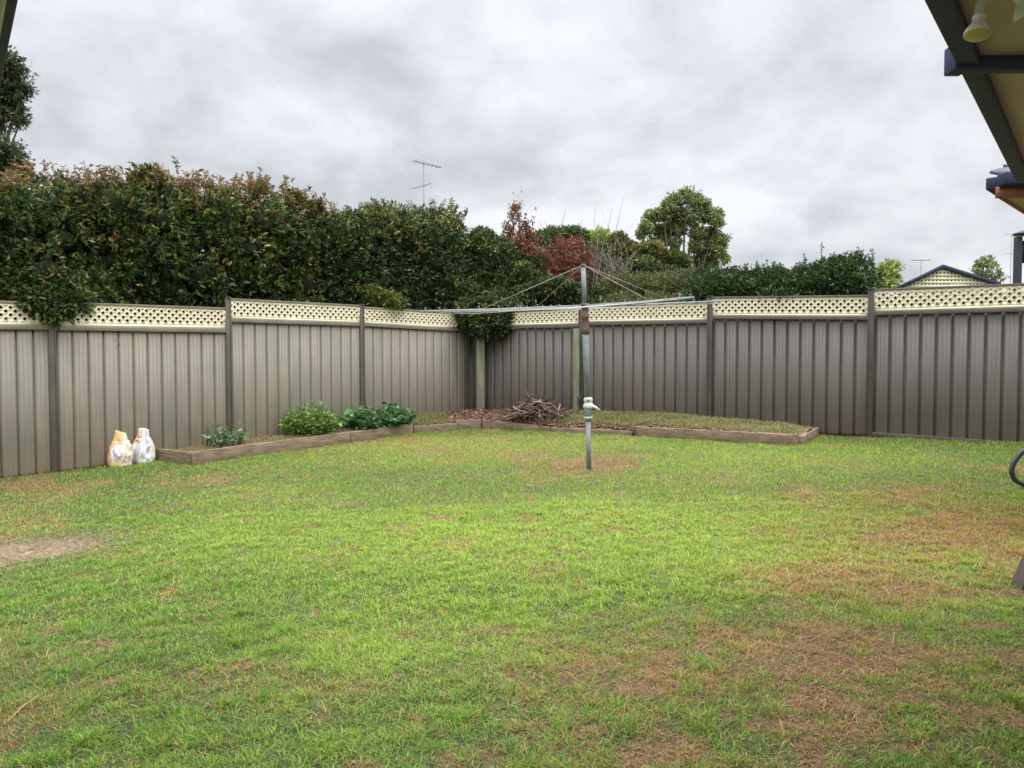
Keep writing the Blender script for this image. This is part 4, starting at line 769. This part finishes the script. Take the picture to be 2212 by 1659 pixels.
# winding gear
gp = P(1271, 905, 8.8)
gear = Acc(); lathe(gear, [(.030, -.02), (.040, -.018), (.043, 0), (.043, .02), (.036, .03), (.041, .05), (.046, .085), (.050, .10), (.046, .12), (.036, .135)], gp, axis, 18); gb = gear.build('gear_housing', M_pole, hoist, smooth=True)
a = Acc(); lathe(a, [(.038, .12), (.058, .125), (.064, .145), (.060, .175), (.048, .19), (.046, .20), (.054, .21), (.055, .235), (.046, .255), (.02, .262), (0, .263)], gp + np.array((0.004, 0, 0)), axis, 20); a.build('white_cover', M_white, hoist, smooth=True)
a = Acc(); lathe(a, [(.044, -.004), (.049, 0), (.049, .018), (.044, .022)], gp + axis * .008 - np.array((0, .004, 0)), axis, 18); a.build('white_ring', M_white, hoist, smooth=True)
a = Acc(); q = gp + axis * .16; tube(a, [q + np.array((.03, -.02, .01)), q + np.array((.085, -.05, -.02)), q + np.array((.13, -.06, -.05))], [.018, .016, .012], 10); hd = a.build('crank_handle', M_white, hoist, smooth=True)
a = Acc(); lathe(a, [(.0, -.006), (.012, -.006), (.012, .006), (0, .006)], gp + axis * .225 + np.array((.0, -.052, 0)), (0, -1, 0), 12); a.build('bolt', M_dark, hoist)

# ================================================================== BAGS
def bag(px, py, wpx, hpx, label, cfun, seed, lean=0):
    b = G(px, py); k = b[1] / F; W, H = wpx * k / 2, hpx * k * .95; rr = random.Random(seed); nz_, na = 36, 72; v = []; c = []
    for i in range(nz_ + 1):
        t = i / nz_; wdt = W * (.90 + .12 * math.sin(math.pi * min(t * 1.4, 1)) - .40 * (max(0, t - .52) / .48) ** 1.1); dep = .14 * (1 - .72 * max(0, t - .45) / .55) * (.95 if t > .04 else .85)
        for j in range(na):
            an = 2 * math.pi * j / na; cs, sn = math.cos(an), math.sin(an); e_ = .85; xx = wdt * math.copysign(abs(cs) ** e_, cs); yy = dep * math.copysign(abs(sn) ** e_, sn)
            cr = -(abs(vn(j * .30 + seed, i * .10, 1, seed) - .5)) * .055 * (1 + 1.2 * t) + (vn(j * .13 + seed, i * .16, 1, seed + 4) - .5) * .03 + (vn(j * .5, i * .6, 1, seed + 9) - .5) * .008; rad_ = 1 + cr / max(W, .05)
            zz = H * t * (.86 if t > .75 else 1) + (H * .14 * (t > .75) * ((t - .75) / .25) * (1 + .35 * math.cos(an + seed))); v.append((b[0] + xx * rad_ + lean * t, b[1] + .10 + yy * rad_, b[2] - .01 + zz))
            c.append(np.array(cfun(cs + (vn(j * .35, i * .3, 1, seed + 20) - .5) * .22, sn, t + (vn(j * .3, i * .2, 1, seed + 22) - .5) * .10)) * rr.uniform(.9, 1.08))
    f = [(i * na + j, i * na + (j + 1) % na, (i + 1) * na + (j + 1) % na, (i + 1) * na + j) for i in range(nz_) for j in range(na)]
    a = Acc(); a.add(v, np.array(f), np.array(c)); o = a.build('feed_bag', M_bag, smooth=True, solid=.002); tag(o, label, 'bag', 'bags against the left fence')
    return o
OR, WH, YE, BLU = (.76, .47, .20), (.80, .74, .68), (.72, .62, .16), (.46, .50, .62)
def c1f(cs, sn, t):
    if sn > .1: return (.78, .62, .42)
    if t < .2 and -.25 < cs < .35: return YE
    if .14 < t < .60 and abs(cs - .1) < .52: return (.80, .72, .76)
    if cs > .62: return (.78, .70, .58)
    return OR if t > .5 or cs < -.35 else (.80, .62, .42)
def c2f(cs, sn, t):
    if t > .55 and cs < .0: return (.78, .58, .40) if math.sin(t * 30 + cs * 6) > -.6 else (.45, .22, .16)
    if -.28 < cs < .02 and t < .8: return BLU
    if .62 < cs < .78: return (.45, .48, .58)
    return (.80, .77, .76)
bag(252, 1010, 47, 82, 'orange and white sack with a pale label standing against the fence', c1f, 3, .01)
bag(303, 1001, 46, 78, 'white sack with a blue stripe and peaked open top beside the bed end', c2f, 8, .0)

# ================================================================== HOUSE EAVES
eh = .95; d_e = unit(np.array([[.80, 1.0]]))[0]; n_in = np.array((d_e[1], -d_e[0]))     # to the right, under the roof
def E(px, py, h=eh):
    d = ray(px, py); t = h / d[2]; return d[:2] * t
e0 = E(1994, 0); e1 = E(2069, 146); eA = e1 - d_e * 2.6; eB = e1 + d_e * 2.05; zE = CAMZ + eh
house = thing('patio_roof', (*e1 + n_in * 1.0, gl(e1)), 'dark framed patio eave with brown soffit in the top right corner', 'roof')
a = Acc(); obox(a, eA, eB, .0, .06, (zE, zE + .17), (zE, zE + .17)); a.build('fascia', M_eave, house, bevel=.004)
a = Acc(); obox(a, eA, eB, .061, 3.2, (zE + .03, zE + .06), (zE + .03, zE + .06)); a.build('soffit', M_soffit, house)
a = Acc(); obox(a, eA, eB, -.05, 3.2, (zE + .18, zE + .22), (zE + .18, zE + .22)); a.build('roof_sheet', M_tile, house)
bq = E(2043, 146); bz = CAMZ + eh
a = Acc(); bb = e1 + n_in * 3.1 + d_e * .1
q0 = E(2064, 147, eh - .01); dirb = unit((n_in * .8 + np.array((.6, .02)))[None])[0]; q1 = q0 + np.array((1, -.02)) * 1.9
obox(a, q0, q1, -.05, .0, (bz - .012, bz + .042), (bz - .012, bz + .042)); obox(a, q0 - (.002, 0), q0 + (.05, 0), -.065, .003, (bz - .014, bz + .075), (bz - .014, bz + .075)); a.build('beam', M_eave, house, bevel=.005)
a = Acc(); wq0 = eA + n_in * 3.0; wq1 = eB + n_in * 3.0 ; obox(a, wq0, wq1, 0, .2, (gl(wq0, -.3), zE + .03), (gl(wq1, -.3), zE + .03)); a.build('wall', M_brick, house)
# flood lamps
def flood(px, py, D, axis_, s, label):
    K = lambda pr: [(r_ * s, h_ * s) for r_, h_ in pr]
    q = P(px, py, D); ax = np.array(axis_, float); ax /= np.linalg.norm(ax); th = thing('flood_lamp', q, label, 'lamp', 'flood lamps under the patio eave')
    a = Acc(); lathe(a, K([(.0, -.14), (.018, -.14), (.020, -.13), (.022, -.07), (.027, -.065), (.027, -.055), (.021, -.05), (.030, -.03), (.046, -.005), (.052, .012), (.052, .02)]), q, ax, 22); a.build('lamp_body', M_lamp, th, smooth=True)
    a = Acc(); lathe(a, K([(.052, .02), (.047, .024), (.03, .030), (0, .032)]), q, ax, 22); a.build('lens', M_glass, th, smooth=True)
    a = Acc(); zS = zE + .03; p0 = q - ax * .13 * s; tube(a, [p0, (p0[0] + .01, p0[1], zS - .003)], .006, 8); lathe(a, [(0, -.012), (.02, -.012), (.024, 0)], (p0[0] + .01, p0[1], zS), (0, 0, 1), 16); a.build('mount', M_dark, th)
flood(2112, 66, 1.98, (-.18, -.12, -1), .62, 'white cone flood lamp hanging whole under the eave')
flood(2216, 22, 1.98, (.5, .05, -1), .62, 'flood lamp half cut off by the top right corner')
# second eave: hip corner of a tiled roof further along
hz = 1.02; c0_ = E(2154, 427, hz); zH = CAMZ + hz
h2 = thing('tiled_roof', (*c0_ + np.array((1.0, .6)), gl(c0_)), 'tiled roof corner with dark gutter and red brown fascia below the patio eave', 'roof')
side = unit(np.array([[1.0, 1.0]]))[0]
a = Acc(); cR = c0_ + np.array((2.2, 0)); cF = c0_ + side * 2.2; obox(a, c0_, cR, -.02, .02, (zH, zH + .07), (zH, zH + .07)); obox(a, cF, c0_, -.02, -.0, (zH, zH + .069), (zH, zH + .069)); a.build('fascia', M_orange, h2)
a = Acc(); obox(a, c0_ - np.array((.02, 0)), cR, .02, .11, (zH + .062, zH + .14), (zH + .062, zH + .14)); obox(a, cF, c0_ + side * .02, .0, .07, (zH + .062, zH + .139), (zH + .062, zH + .139)); a.build('gutter', M_navy, h2, bevel=.008)
a = Acc(); tri = [(*c0_, zH + .012), (*cR, zH + .012), (*(cR + side * 2.2), zH + .012), (*cF, zH + .012)]; a.add(tri + [(p[0], p[1], p[2] + .01) for p in tri], np.array([(3, 2, 1, 0), (4, 5, 6, 7), (0, 1, 5, 4), (1, 2, 6, 5), (2, 3, 7, 6), (3, 0, 4, 7)])); a.build('soffit', M_soffit, h2)
a = Acc()
for i in range(9):      # courses of tiles rising from the gutter
    y0 = i * .26; 
    for j in range(9):
        x0 = y0 * 1.0 + j * .25 + .10
        pts = [c0_ + np.array((x0 + s_ * .25 + .02, y0 - .06)) for s_ in (0, .25, .5, .75, 1)]; z0 = zH + .115 + i * .11; v = []
        for r_, dz_ in ((0, 0), (.33, .12)):
            for m_i, p in enumerate(pts): v.append((p[0], p[1] + r_, z0 + dz_ + .028 * math.sin(m_i * math.pi / 4) ))
        a.add(v, np.array([(m_i, m_i + 1, m_i + 6, m_i + 5) for m_i in range(4)]))
a.build('roof_tiles', M_tile, h2, solid=.018)
a = Acc(); wq = c0_ + np.array((.75, .45)); obox(a, wq, wq + np.array((2, 0)), -.2, 0, (gl(wq, -.2), zH + .012), (gl(wq, -.2), zH + .012)); a.build('wall', M_brick, h2)

# left gutter edge
l0 = E(40, 0, .95); l1 = E(3, 175, .95); dl_ = (l1 - l0) / np.linalg.norm(l1 - l0); lA = l0 - dl_ * 1.2; lB = l1 + dl_ * 1.4
lg = thing('gutter', (*lB, gl(lB)), 'dark roof gutter with a pale edge line in the top left corner', 'gutter'); zl = CAMZ + .95
a = Acc(); obox(a, lA, lB, -.10, 0, (zl, zl + .10), (zl, zl + .10)); a.build('channel', M_eave, lg, bevel=.006)
a = Acc(); obox(a, lA, lB, -.038, -.026, (zl - .006, zl - .001), (zl - .006, zl - .001)); a.build('edge_trim', M_white, lg)
a = Acc(); obox(a, lA, lB, -1.6, -.10, (zl + .02, zl + .05), (zl + .02, zl + .05)); a.build('eave_lining', M_navy, lg)
a = Acc(); lw = lA - np.array((dl_[1], -dl_[0])) * 1.4; lw1 = lB - np.array((dl_[1], -dl_[0])) * 1.4 - dl_ * 1.2; obox(a, lw, lw1, -.2, 0, (gl(lw, -.3), zl + .02), (gl(lw, -.3), zl + .02)); a.build('wall', M_brick, lg)

# ---- right edge: slanted metal foot and hose
ft = G(2202, 1272); a = Acc(); th = thing('post_foot', ft, 'grey slanted metal support foot at the right edge of the lawn', 'support')
tA = ft + np.array((.0, 0, .0)); tB = P(2262, 1140, ft[1] + .02)
v = []
for (p, wd) in ((tA, .035), (tB, .04)):
    for (sx_, sy_) in ((-1, -1), (1, -1), (1, 1), (-1, 1)): v.append(p + np.array((sx_ * wd * .8, sy_ * .05, 0)))
a.add(v, BOXF); a.build('brace', M_postR, th, bevel=.004)
a = Acc(); obox(a, ft[:2] + np.array((.0, -.06)), ft[:2] + np.array((.45, -.06)), -.10, .0, (ft[2] - .01, ft[2] + .05), (ft[2] - .01, ft[2] + .05)); a.build('base_plate', M_dark, th, bevel=.004)
a = Acc(); hp = [P(x_, y_, D_) for (x_, y_, D_) in ((2290, 950, 6.9), (2240, 958, 6.9), (2208, 975, 6.9), (2190, 998, 6.9), (2184, 1020, 6.9), (2192, 1038, 6.95), (2215, 1048, 7.0), (2260, 1060, 6.95), (2320, 1065, 6.9))]
hp = np.array(hp); t = np.linspace(0, len(hp) - 1, 60); hs = np.stack([np.interp(t, range(len(hp)), hp[:, i]) for i in range(3)], 1)
for _ in range(6): hs[1:-1] = (hs[:-2] + hs[2:] + 2 * hs[1:-1]) / 4
tube(a, hs, [.022 + .0015 * (i % 2) for i in range(60)], 12); tag(a.build('hose', M_hose, smooth=True), 'thick dark grey hose looping in from the right edge above the lawn', 'hose')

# ================================================================== BEYOND THE FENCE
def antenna(label, mast, D, rows, r=.016):
    q0 = P(mast[0], mast[1], D); th = thing('tv_antenna', (q0[0], q0[1], gl(q0)), label, 'antenna')
    a = Acc(); tube(a, [(q0[0], q0[1], gl(q0)), q0], r, 8); a.build('mast', M_ant, th)
    for (x0, y0, x1, y1, n_el, el) in rows:
        p0, p1 = P(x0, y0, D - .25), P(x1, y1, D + .4); a = Acc(); tube(a, [p0, p1], r * .8, 6); bo = a.build('boom', M_ant, th)
        a = Acc(); d = unit((p1 - p0)[None])[0]; s_ = unit(np.cross(d, (0, 0, 1))[None])[0]
        for i in range(n_el):
            q = p0 + (p1 - p0) * ((i + .3) / n_el); l = el * (1 - .4 * i / max(1, n_el)); tube(a, [q - s_ * l, q + s_ * l], r * .35, 5)
        if n_el: a.build('element', M_ant, bo)
antenna('tall tv antenna mast rising above the dark shrub left of centre', (915, 350, ), 20, [(892, 347, 953, 362, 7, .22), (893, 407, 930, 396, 3, .20)])
a0 = P(922, 398, 20)
antenna('small tv antenna above the cream gable peak', (1990, 561), 26, [(1970, 562, 2010, 562, 5, .12)], .018)
antenna('faint thin tall tv antenna near the right edge above the fence', (2185, 505), 30, [(2174, 507, 2196, 503, 4, .15), (2176, 548, 2194, 546, 3, .15)], .014)
# cream gable
Dg = 21.0; ap = P(2033, 572, Dg); le = P(1932, 621, Dg); re = P(2158, 611, Dg); gsh = thing('garden_shed', (ap[0], ap[1], gl(ap)), 'navy edged gable roof with cream lattice infill beyond the right fence', 'shed')
bk = np.array((2.8, 4.0, 0)); a = Acc()
for (p, q) in ((le, ap), (ap, re)):
    v = []
    for pp in (p, q):
        for (dy, dz) in ((-.10, -.11), (-.05, -.11), (-.05, 0), (-.10, 0)): v.append(pp + np.array((0, dy, dz)))
    a.add(v, BOXF)
a.build('bargeboard', M_navy, gsh)
a = Acc()
for (p, q) in ((le, ap), (ap, re)):
    dn = np.array((0, 0, -.04)); v = [p + (0, -.05, -.01), q + (0, -.05, -.01), q + bk, p + bk]; v = [np.array(z_) for z_ in v]; a.add(v + [z_ + dn for z_ in v], np.array([(0, 1, 2, 3), (7, 6, 5, 4), (0, 4, 5, 1), (1, 5, 6, 2), (2, 6, 7, 3), (3, 7, 4, 0)]))
a.build('roof', M_tile, gsh)
# lattice infill with square holes: slats both ways
a = Acc(); zb_ = min(le[2], re[2]) - .1
def ztop(x): return (le[2] + (ap[2] - le[2]) * (x - le[0]) / (ap[0] - le[0]) if x < ap[0] else ap[2] + (re[2] - ap[2]) * (x - ap[0]) / (re[0] - ap[0])) - .09
x = le[0] + .05
while x < re[0] - .08:
    z1 = min(ztop(x), ztop(x + .062)); 
    if z1 > zb_: obox(a, (x, Dg), (x + .062, Dg), 0, .012, (zb_, max(ztop(x), zb_)), (zb_, max(ztop(x + .062), zb_)))
    x += .105
z = zb_
while z < ap[2] - .16:
    xs_ = [q for q in np.linspace(le[0], re[0], 200) if ztop(q) > z + .05]
    if xs_: obox(a, (xs_[0], Dg), (xs_[-1], Dg), .013, .024, (z, z + .062), (z, z + .062))
    z += .105
a.build('gable_lattice', M_cream, gsh)
a = Acc(); obox(a, le[:2] + (.2, .1), re[:2] + (-.2, .1), -3.5, 0, (gl(ap), zb_), (gl(ap), zb_)); a.build('wall', M_cream, gsh)
# dark capped post with panel behind the fence at the right edge
Dd = 12.0; q = P(2199, 512, Dd); th = thing('patio_post', (q[0], q[1], gl(q)), 'black capped post with hanging panel behind the right fence at the photo edge', 'post')
a = Acc(); obox(a, (q[0] - .045, q[1]), (q[0] + .045, q[1]), -.04, .05, (gl(q), q[2]), (gl(q), q[2])); a.build('post', M_dark, th, bevel=.004)
a = Acc(); c_ = P(2214, 505, Dd); lathe(a, [(0, .05), (.06, .05), (.14, .02), (.17, 0), (.17, -.02), (0, -.025)], c_, (0, 0, 1), 20); a.build('cap', M_dark, th, smooth=True)
a = Acc(); p0 = P(2206, 520, Dd); p1 = P(2206, 568, Dd); obox(a, p0[:2] + (0, .02), p0[:2] + (.5, .02), -.02, .02, (p1[2], p0[2]), (p1[2], p0[2])); a.build('panel', M_dark, th)
